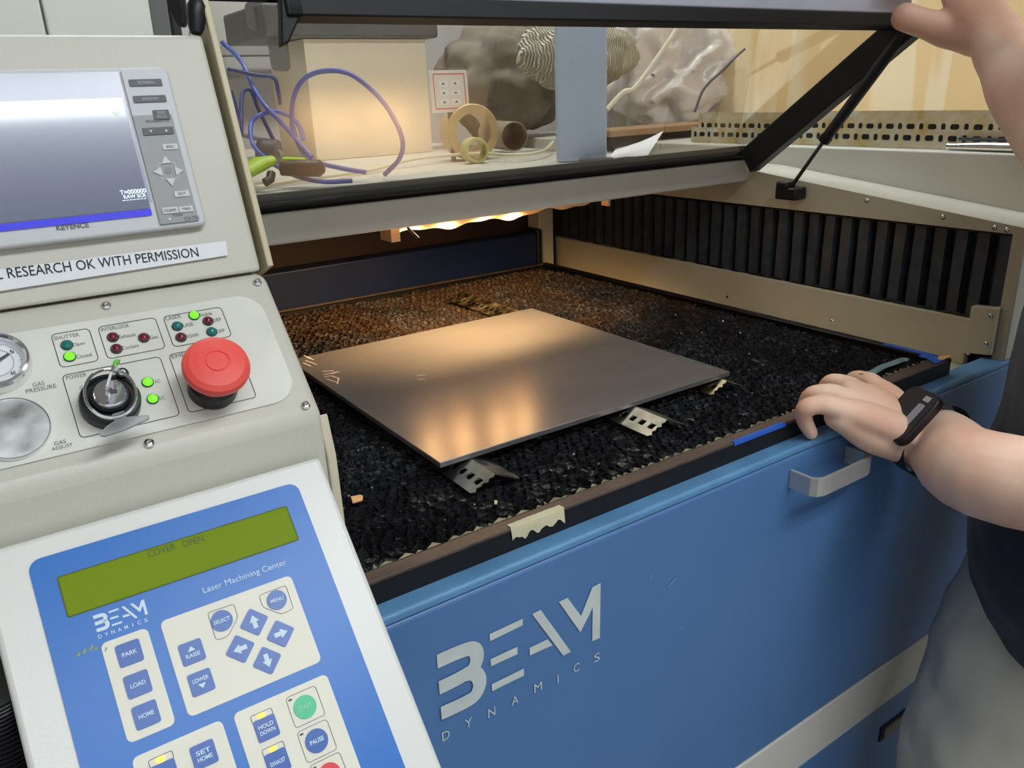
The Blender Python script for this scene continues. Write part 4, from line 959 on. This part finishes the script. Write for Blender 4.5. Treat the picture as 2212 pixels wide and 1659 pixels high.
# cables
def cable(pts, r, m_, label, cat='cable', group=None, n=10):
    b = MB(); b.tube(bez(pts, n), r, m_, seg=8); o = b.obj('cable', smooth=60); tag(o, label, cat, group); return o
CB = M('blue_cable', rgb(66, 88, 176), .4); CW = M('white_cable', rgb(214, 208, 184), .45); CG = M('grey_cable', rgb(130, 130, 140), .5)
CB2 = M('dark_blue_cable', rgb(44, 54, 116), .4)
cb = lambda seq, dep: [at(x, y, dep + (0 if len(q_) < 1 else q_[0])) for (x, y, *q_) in seq]
cable([at(830, 375, 1.18), at(862, 340, 1.16), at(868, 300, 1.15), at(845, 245, 1.14), at(805, 195, 1.14), at(750, 156, 1.14), at(690, 153, 1.15), at(650, 175, 1.16), at(631, 220, 1.17), at(632, 275, 1.18), at(650, 320, 1.18), at(675, 345, 1.17), at(740, 362, 1.16), at(790, 370, 1.16)], .0036, CB, 'blue cable standing in one big loop in front of the white carton')
cable([at(480, 90, 1.25), at(520, 130, 1.22), at(548, 190, 1.2), at(575, 230, 1.18), at(605, 260, 1.18), at(640, 300, 1.18), at(672, 338, 1.17)], .0036, CB, 'blue cable sweeping down from the top left to the carton foot')
cable([at(760, 388, 1.12), at(700, 390, 1.12), at(640, 378, 1.11), at(580, 345, 1.12), at(546, 310, 1.14), at(541, 268, 1.17), at(560, 247, 1.18), at(600, 240, 1.2), at(640, 262, 1.22), at(655, 300, 1.22)], .0034, CB, 'blue cable curling round the left of the carton and along the deck')
cable([at(492, 148, 1.2), at(550, 160, 1.2), at(590, 166, 1.21), at(600, 195, 1.22), at(604, 222, 1.24)], .0032, CB2, 'dark blue cable crossing level above the loops at the left')
cable([at(498, 195, 1.15), at(512, 240, 1.15), at(520, 290, 1.15), at(522, 205, 1.18), at(540, 193, 1.19), at(558, 235, 1.2), at(590, 300, 1.2)], .0030, CB2, 'dark blue cable kinked in a narrow V beside the console')
cable([at(516, 288, 1.2), at(560, 300, 1.2), at(600, 325, 1.2), at(608, 335, 1.2)], .0034, CG, 'grey lead lying behind the green plug')
cable([dk(520, 418) + V((0, 0, .004)), dk(600, 400) + V((0, 0, .004)), dk(700, 388) + V((0, 0, .006)), dk(800, 372) + V((0, 0, .005)), dk(900, 356) + V((0, 0, .012)), dk(1030, 345) + V((0, 0, .012)), dk(1110, 348) + V((0, 0, .012)), dk(1170, 340) + V((0, 0, .012)), dk(1195, 328) + V((0, 0, .02))], .0030, CW, 'white cable trailing across the whole rear deck')
cable([at(1310, 235, 1.5), at(1345, 198, 1.5), at(1368, 190, 1.5), at(1400, 150, 1.5), at(1455, 70, 1.5), at(1480, 20, 1.5)], .0048, CW, 'white cord running up diagonally in front of the silvery bag')
cable([at(1500, 240, 1.62), at(1520, 190, 1.62), at(1560, 150, 1.62), at(1590, 120, 1.62), at(1608, 104, 1.62)], .0026, KEYG, 'thin dark cord hanging against the plywood edge')
# green and black plug tool
pl = thing('power_plug', tuple(dk(620, 385)), 'lime green and black plug lying on the rear deck by the console', 'plug')
GRN = M('lime_green', rgb(150, 188, 20), .45)
b = MB(); b.tube([at(528, 372, 1.06), at(560, 352, 1.08), at(590, 343, 1.09)], [(.008, .014), (.010, .016), (.006, .010)], GRN, seg=14); b.tube([at(612, 341, 1.12), at(640, 342, 1.12), at(660, 343, 1.12)], [(.003, .008)] * 3, GRN, seg=10); b.obj('green_sleeve', pl)
b = MB(); b.tube([at(606, 362, 1.10), at(640, 361, 1.10), at(690, 361, 1.10), at(700, 361, 1.10)], [.0095, .0115, .0115, .006], BLACK, seg=18); b.obj('body', pl)
b = MB(); b.tube([at(585, 372, 1.08), at(583, 385, 1.075), at(572, 392, 1.07)], .006, BLACK, seg=12); b.obj('prong', pl)
b = MB(); b.tube([at(560, 325, 1.2), at(600, 330, 1.2)], .02, KEYG, seg=14); o = b.obj('connector_block', bevel=.003); tag(o, 'dark grey connector block behind the green plug', 'connector')
# black grip of lamp arm and things above the console at top left
b = MB(); b.tube([at(424, 72, .525), at(424, 60, .525), at(424, 32, .525), at(425, 14, .525), at(425, 4, .525)], [.0036, .0050, .0058, .0061, .0048], BLACK, seg=20); o = b.obj('grip_knob'); tag(o, 'black rounded knob rising just behind the console top', 'knob')
b = MB(); F = Fr(at(392, 30, .64), (.82, -.57, 0), (0, 0, 1))
b.prism(F, [(-.009, .04), (.005, .04), (.004, -.005), (.0013, -.0105), (-.004, -.009), (-.009, .007)], -.004, .004, BLACK); o = b.obj('black_bracket', bevel=.002); tag(o, 'black hanging bracket left of the black knob', 'bracket')
# white wall cabinets behind the console
CABW = M('cabinet_white', rgb(214, 214, 208), .4, var=.02, vs=3)
cab = thing('wall_cabinet', (-.55, 1.9, .9), 'white two door cabinet standing behind the console', 'cabinet')
xr = hit(325, 30, 1, 1.75).x; xm = hit(93, 30, 1, 1.75).x
b = MB(); b.box(WF, -1.2, xr, 1.77, 2.2, 1.16, 2.3, CABW); b.obj('carcass', cab)
sl = hit(84, 0, 1, 1.75).x; sl2 = hit(101, 66, 1, 1.75).x
for x0, x1 in ((xm - .62, xm - .002), (xm + .002, xr)):
    MB().box(WF, x0, x1, 1.75, 1.769, 1.17, 2.28, CABW).obj('cabinet_door', cab, bevel=.003)
b = MB(); q = at(345, 30, 1.55); F = Fr((q.x, q.y, 0), (.82, -.57, 0), (0, 0, 1)); b.prism(F, [(-.018, 1.158), (.020, 1.158), (.030, 1.75), (-.002, 1.75)], -.02, .02, M('mid_grey', rgb(120, 120, 120), .5)); b.prism(F, [(.020, 1.158), (.026, 1.158), (.036, 1.75), (.030, 1.75)], -.02, .02, BLACK)
o = b.obj('grey_upright', bevel=.002); tag(o, 'grey upright panel with black edge right of the white cabinet', 'panel')
# monitor clamp seen behind left of lid
b = MB(); c1 = at(575, 60, 1.5); F = Fr(c1, (.82, -.57, 0), (0, 0, 1)); gm = M('clamp_grey', rgb(110, 108, 106), .5)
b.prism(F, rrect(0, .02, .06, .05, .012), -.02, .02, gm); b.prism(F, rrect(.018, -.03, .03, .09, .01), -.015, .015, gm); b.prism(F, rrect(.03, .08, .04, .10, .006), -.015, .015, gm); b.prism(F, rrect(.0, .025, .018, .022, .003), .02, .022, KEYG)
o = b.obj('grey_clamp', bevel=.004); tag(o, 'grey clamp head behind the left end of the raised lid', 'clamp')
b = MB(); b.box(WF, .2, 1.0, 2.45, 2.55, 1.40, 1.425, M('shelf_grey', rgb(150, 150, 150), .5)); o = b.obj('wall_shelf'); tag(o, 'thin grey shelf on the back wall', 'shelf')
# plywood sheet on the right
PLY = bpy.data.materials.new('plywood'); PLY.use_nodes = True; nt = PLY.node_tree; N = nt.nodes; L = nt.links; p = N['Principled BSDF']; p.inputs['Roughness'].default_value = .6
tc = N.new('ShaderNodeTexCoord'); mp = N.new('ShaderNodeMapping'); mp.inputs['Scale'].default_value = (1, 5.5, .8); L.new(tc.outputs['Object'], mp.inputs[0])
nz = N.new('ShaderNodeTexNoise'); nz.inputs['Scale'].default_value = 2.2; nz.inputs['Detail'].default_value = 2; nz.inputs['Distortion'].default_value = .5; L.new(mp.outputs[0], nz.inputs['Vector'])
cr = N.new('ShaderNodeValToRGB'); cr.color_ramp.interpolation = 'LINEAR'
cr.color_ramp.elements[0].position = .46; cr.color_ramp.elements[0].color = (*rgb(236, 204, 152), 1); cr.color_ramp.elements[1].position = .53; cr.color_ramp.elements[1].color = (*rgb(244, 224, 186), 1)
L.new(nz.outputs[0], cr.inputs[0]); L.new(cr.outputs[0], p.inputs['Base Color'])
b = MB(); b.box(WF, 1.50, 1.518, .46, 1.42, 0, 2.2, PLY); o = b.obj('plywood_sheet'); tag(o, 'tall pale plywood sheet standing behind the right side of the machine', 'plywood')
# slotted steel angles lying on the side block
def angle(x, z0, hgt, y0, y1, label):
    F = Fr((x, 0, z0), (0, -1, 0), (0, 0, 1)); b = MB(); G = M('ivory_steel', rgb(208, 206, 190), .5, var=.15, vs=40, dirt=rgb(190, 160, 96))
    b.box(F, -y1, -y0, 0, hgt, 0, .0015, G); b.box(F, -y1, -y0, 0, .0015, -.025, .0, G)
    y = y0 + .012; k = 0
    while y < y1 - .01:
        wl_, hl = (.0125, .0075) if k % 2 == 0 else (.0062, .0095)
        b.flat(F, rrect(-y, hgt * .55, wl_, hl, .003), .0018, BLACK); y += .0165; k += 1
    o = b.obj('slotted_angle', smooth=0); tag(o, label, 'steel angle', 'slotted steel angles on the machine top'); return o
angle(1.160, 1.1725, .026, .50, 1.10, 'front slotted steel angle along the machine top')
angle(1.200, 1.1725, .050, .52, 1.12, 'rear, higher slotted steel angle along the machine top')
b = MB(); b.tube([V((1.142, .472, 1.1790)), V((1.146, .56, 1.1785)), V((1.147, .60, 1.1775)), V((1.147, .61, 1.1775))], [.006, .006, .0045, .0045], CHROME, seg=14); o = b.obj('metal_pen'); tag(o, 'bright chrome rod tool on the machine top', 'tool')
sd = thing('screwdriver', (1.155, .50, 1.19), 'small screwdriver with dark red handle beside the chrome rod', 'screwdriver')
MB().tube([V((1.150, .455, 1.187)), V((1.152, .50, 1.187)), V((1.153, .53, 1.187))], [.004, .005, .004], M('dark_red', rgb(96, 20, 34), .4), seg=12).obj('handle', sd)
MB().tube([V((1.153, .53, 1.187)), V((1.155, .60, 1.187))], .0022, BLACK, seg=8).obj('shank', sd)
# ================================================================== PERSON
SKIN = bpy.data.materials.new('skin'); SKIN.use_nodes = True; nt = SKIN.node_tree; N = nt.nodes; L = nt.links; p = N['Principled BSDF']
tc = N.new('ShaderNodeTexCoord'); nz = N.new('ShaderNodeTexNoise'); nz.inputs['Scale'].default_value = 18; nz.inputs['Detail'].default_value = 4; L.new(tc.outputs['Object'], nz.inputs['Vector'])
cr = N.new('ShaderNodeValToRGB'); cr.color_ramp.elements[0].position = .3; cr.color_ramp.elements[1].position = .7
cr.color_ramp.elements[0].color = (*rgb(238, 186, 160), 1); cr.color_ramp.elements[1].color = (*rgb(248, 214, 190), 1); L.new(nz.outputs[0], cr.inputs[0]); L.new(cr.outputs[0], p.inputs['Base Color'])
p.inputs['Roughness'].default_value = .5; p.inputs['Subsurface Weight'].default_value = .12; p.inputs['Subsurface Radius'].default_value = (.008, .003, .0015); p.inputs['Subsurface Scale'].default_value = 1
SHIRT = M('navy_shirt', rgb(24, 32, 46), .85, var=.15, vs=8, bump=.2, bs=600, sheen=.2)
PANTS = M('grey_trousers', rgb(188, 184, 170), .85, var=.06, vs=6, bump=.25, bs=500)
HAIRM = M('brown_hair', rgb(60, 42, 30), .7)
per = thing('person', (.92, .18, 0), 'person in navy shirt and grey trousers lifting the lid, other hand on the rim', 'person')
OFF = V((.050, .012, 0)); ZERO = V((0, 0, 0))
def cap(b, pts, radii, m, seg=18, up=(0, 0, 1), off=ZERO):
    """rounded tapered limb through points"""
    P = [V(q) + off for q in pts]; n_ = len(P); k = 6
    PP = bez(P, k); RR = []
    rr = [r if isinstance(r, (tuple, list)) else (r, r) for r in radii]
    for i in range(n_ - 1):
        for j in range(k):
            t = j / k; t = t * t * (3 - 2 * t); RR.append((rr[i][0] * (1 - t) + rr[i + 1][0] * t, rr[i][1] * (1 - t) + rr[i + 1][1] * t))
    RR.append(rr[-1])
    d0 = (PP[0] - PP[1]).normalized(); d1 = (PP[-1] - PP[-2]).normalized()
    pre = []; prr = []; post = []; por = []
    for a in (.98, .85, .6, .3):
        c = math.sqrt(max(0, 1 - a * a)); e = min(rr[0]) * .9; pre.append(PP[0] + d0 * e * a); prr.append((rr[0][0] * c, rr[0][1] * c))
    for a in (.3, .6, .85, .98):
        c = math.sqrt(max(0, 1 - a * a)); e = min(rr[-1]) * .9; post.append(PP[-1] + d1 * e * a); por.append((rr[-1][0] * c, rr[-1][1] * c))
    b.tube(pre + PP + post, prr + RR + por, m, seg=seg, up=up)
def remesh(o, vox, it=6, fac=.5):
    md = o.modifiers.new('remesh', 'REMESH'); md.mode = 'VOXEL'; md.voxel_size = vox; md.use_smooth_shade = True
    sm = o.modifiers.new('smooth', 'SMOOTH'); sm.factor = fac; sm.iterations = it
b = MB()
# torso, neck, head (skin under the clothes)
TC = V((.885, .20, 0))
cap(b, [(.90, .20, .92), (.885, .20, 1.05), (.89, .20, 1.20), (.90, .20, 1.34), (.90, .20, 1.42)], [(.09, .12), (.105, .135), (.11, .15), (.10, .16), (.06, .10)], SKIN, seg=28, up=(1, 0, 0), off=OFF)
cap(b, [(.90, .20, 1.42), (.885, .20, 1.52)], [.055, .050], SKIN, off=OFF)
b.ball(OFF + V((.865, .20, 1.62)), .098, .078, .118, SKIN, 28, 18)
b.ball(OFF + V((.772, .20, 1.605)), .016, .012, .020, SKIN); b.ball(OFF + V((.815, .20, 1.535)), .032, .036, .028, SKIN); b.ball(OFF + V((.785, .20, 1.573)), .012, .022, .006, SKIN)
for s_ in (-1, 1): b.ball(OFF + V((.875, .20 + s_ * .082, 1.61)), .018, .010, .030, SKIN); b.ball(OFF + V((.777, .20 + s_ * .03, 1.63)), .012, .016, .008, SKIN)
# legs
for s_, fx in ((-1, 0), (1, 0)):
    y = .20 + s_ * .09
    cap(b, [(.90, .20 + s_ * .06, .88), (.84 if s_ > 0 else .88, y, .60), (.80 if s_ > 0 else .87, y, .46), (.85 if s_ > 0 else .90, y, .25), (.88 if s_ > 0 else .92, y, .08)], [.068, .060, .050, .045, .036], SKIN, off=OFF)
# left arm with resting hand (its left side towards the camera)
W = hit(1990, 938, 1, .395); 
Wp = W
E1 = V((.790, .020, .965)); SH1 = V((.93, .03, 1.36))
FA = hit(2190, 1040, 1, .285)
cap(b, [SH1, (SH1 + E1) / 2 + V((.03, -.01, 0)), E1], [.052, .050, .046], SKIN)
_fd = (W - FA).normalized(); _up = V((0, 0, 1)) - _fd * _fd.z; _up.normalize(); _tc = (CAM - W).normalized(); _tc = (_tc - _fd * _tc.dot(_fd)).normalized()
FNW = (_up * .30 + _tc * .85).normalized()
cap(b, [E1, FA, W + (FA - W) * .25, W], [(.044, .048), (.039, .043), (.0315, .0365), (.0285, .0365)], SKIN, seg=24, up=tuple(FNW))
# palm: knuckles
KN_ = [hit(1778, 872, 1, .432), hit(1800, 850, 1, .449), hit(1838, 835, 1, .464), hit(1882, 825, 1, .478)]   # pinky .. index
for i, kp in enumerate(KN_):
    t = i / 3
    wst = W + V((.010, .012, .0)) * (t - .5) * 2
    cap(b, [wst.lerp(kp, .16) - FNW * .004, wst.lerp(kp, .55) + V((0, 0, .002)), kp], [(.017, .018), (.016, .017), (.0105, .0115)], SKIN, seg=16)
cap(b, [W - V((.004, 0, .010)), W.lerp(KN_[0], .45) - V((0, 0, .017)), W.lerp(KN_[0], .85) - V((0, 0, .008))], [.024, .019, .014], SKIN)
kmid = (KN_[1] + KN_[2]) / 2; kv = (KN_[3] - KN_[0]).normalized()
cap(b, [W.lerp(kmid, .16) - FNW * .005, W.lerp(kmid, .55) + V((0, 0, .003)), W.lerp(kmid, .90)], [(.020, .032), (.019, .036), (.0135, .034)], SKIN, seg=24)
tips = [(hit(1741, 880, 1, .441), hit(1737, 905, 1, .446), hit(1752, 936, 1, .446)),
        (hit(1758, 852, 1, .462), hit(1742, 873, 1, .474), hit(1743, 893, 1, .474)),
        (hit(1800, 826, 1, .484), hit(1782, 842, 1, .500), hit(1782, 862, 1, .503)),
        (hit(1850, 818, 1, .500), hit(1836, 830, 1, .516), hit(1836, 845, 1, .520))]
for kp, (m1, m2, tp_), r_ in zip(KN_, tips, (.0088, .0096, .0100, .0098)):
    cap(b, [kp, m1, m2, tp_], [r_ * 1.12, r_ * 1.02, r_ * .95, r_ * .82], SKIN, seg=14)
cap(b, [W + V((.01, .03, 0)), W + V((-.02, .075, .004)), W + V((-.045, .095, .0))], [.016, .012, .009], SKIN, seg=14)
# right arm raised to the lid corner
SH2 = V((.97, .385, 1.37)); W2 = hit(2150, 75, 0, 1.035); F2 = hit(2235, 205, 0, 1.02); E2 = F2 + (F2 - W2).normalized() * .12
cap(b, [SH2, SH2.lerp(E2, .5) + V((.03, 0, 0)), E2], [.052, .048, .044], SKIN)
cap(b, [E2, F2, W2.lerp(F2, .35), W2], [(.046, .046), (.044, .044), (.034, .036), (.027, .034)], SKIN, seg=24)
# right hand: thumb lies across the front of the lid, fingers over the top
pc_ = hit(2100, 20, 0, 1.045)
cap(b, [W2, W2.lerp(pc_, .6), pc_ + V((0, .01, .02))], [(.026, .034), (.026, .038), (.020, .036)], SKIN, seg=20)
thj = hit(2045, 62, 0, 1.02)
cap(b, [hit(2120, 72, 0, 1.03), hit(2055, 66, 0, 1.02), hit(1995, 50, 0, .995), hit(1953, 36, 0, .975)], [.0270, .0210, .0165, .0160], SKIN, seg=18)
for i in range(4):
    base = pc_ + V((-.004, -.008 + .016 * i, .030 + .006 * i)); z_ = base.z
    cap(b, [pc_ + V((0, -.01 + .008 * i, 0)), base, base + V((-.030, .012, .040 - .004 * i)), base + V((-.058, .03, .045 - .006 * i)), base + V((-.070, .045, .022 - .006 * i))], [.016, .0115, .0100, .0092, .0080], SKIN, seg=14)
bod = b.obj('body', per); remesh(bod, .0028, 5)
# hair
b = MB(); b.ball(OFF + V((.885, .20, 1.655)), .100, .086, .100, HAIRM, 28, 16); b.ball(OFF + V((.92, .20, 1.61)), .07, .082, .09, HAIRM, 24, 14); remesh(b.obj('hair', per), .006, 3)
b = MB()
for s_ in (-1, 1): b.ball(OFF + V((.7715, .20 + s_ * .03, 1.632)), .006, .009, .0055, M('eye_dark', (.03, .02, .015), .2), 12, 8)
b.obj('eyes', per)
# shirt
b = MB()
cap(b, [(.885, .20, .765), (.868, .20, .84), (.872, .20, .95), (.885, .20, 1.10), (.895, .20, 1.25), (.90, .20, 1.36), (.90, .20, 1.41)], [(.160, .178), (.168, .178), (.156, .165), (.138, .165), (.135, .175), (.11, .175), (.065, .11)], SHIRT, seg=40, up=(1, 0, 0), off=OFF)
cap(b, [SH1 + V((0, .04, .005)), SH1 + V((0, .005, -.01)), (SH1 + E1) / 2 + V((.03, -.01, .03))], [.070, .072, .068], SHIRT); cap(b, [SH2 + V((-.01, -.06, 0)), SH2.lerp(E2, .30) + V((.01, -.01, 0))], [.070, .062], SHIRT)
so = b.obj('shirt', per); remesh(so, .006, 6)
# trousers
b = MB()
cap(b, [(.90, .20, .96), (.90, .20, .86), (.89, .20, .78)], [(.105, .14), (.118, .148), (.11, .14)], PANTS, seg=32, up=(1, 0, 0), off=OFF)
cap(b, [(.895, .265, .83), (.835, .285, .64), (.785, .290, .46), (.82, .285, .25), (.860, .285, .08)], [.090, .098, .090, .080, .075], PANTS, seg=28, off=OFF)
cap(b, [(.895, .115, .84), (.88, .10, .62), (.87, .10, .46), (.90, .10, .25), (.92, .10, .08)], [.100, .095, .085, .078, .075], PANTS, seg=28, off=OFF)
po = b.obj('trousers', per); remesh(po, .007, 4)
tx_ = bpy.data.textures.new('folds', 'CLOUDS'); tx_.noise_scale = .09
dm = po.modifiers.new('folds', 'DISPLACE'); dm.texture = tx_; dm.strength = .022; dm.mid_level = .5
tx2 = bpy.data.textures.new('sfolds', 'CLOUDS'); tx2.noise_scale = .12
dm = so.modifiers.new('folds', 'DISPLACE'); dm.texture = tx2; dm.strength = .014; dm.mid_level = .5
# shoes
for x, y in ((.80, .285), (.85, .10)):
    b = MB(); cap(b, [(x + .09, y, .055), (x + .01, y, .04), (x - .08, y, .032)], [(.045, .042), (.038, .045), (.025, .042)], BLACK, off=OFF); o = b.obj('shoe', per); remesh(o, .005, 3)
# watch on the left wrist
fd = (W - FA).normalized(); wc_ = W + (FA - W).normalized() * .014
upv = V((0, 0, 1)) - fd * fd.z; upv.normalize(); sd_ = fd.cross(upv).normalized()
toC = (CAM - wc_).normalized(); toC = (toC - fd * toC.dot(fd)).normalized()
fn = (upv * .30 + toC * .85).normalized(); fs_ = fd.cross(fn).normalized()
wt = thing('wrist_watch', tuple(wc_ + fn * .03), 'black fitness watch on the wrist resting on the bed rim', 'watch')
BAND = M('watch_band', rgb(18, 34, 38), .5); WF_ = Fr(wc_ + fn * .0410, fs_, fd)
b = MB(); rows = []
for dx in (-.0105, -.009, .009, .0105):
    r_ = []
    for k in range(40):
        t = 2 * math.pi * k / 40; ee = .0022 if abs(dx) < .008 else .0008
        r_.append(wc_ + fd * dx + fn * math.cos(t) * (.0372 + ee) + fs_ * math.sin(t) * (.0402 + ee))
    rows.append(r_)
b.grid(rows, BAND, closed=True); b.obj('watch_band', wt, smooth=60)
b = MB(); b.prism(WF_, rrect(0, 0, .062, .044, .011), -.004, .0065, M('watch_case', rgb(34, 24, 30), .25)); b.obj('watch_case', wt, bevel=.002)
b = MB(); sgn = 1 if fs_.dot(RC[0]) > 0 else -1
b.prism(WF_, rrect(-.002 * sgn, -.009, .034, .0085, .002), .0066, .0070, M('watch_screen', rgb(140, 142, 156), .3)); b.prism(WF_, rrect(.0215 * sgn, -.009, .006, .008, .001), .0066, .0070, M('watch_screen2', rgb(160, 164, 170), .3)); b.obj('watch_display', wt, smooth=0)
for o in bpy.data.objects:
    if '_w' in o: del o['_w']
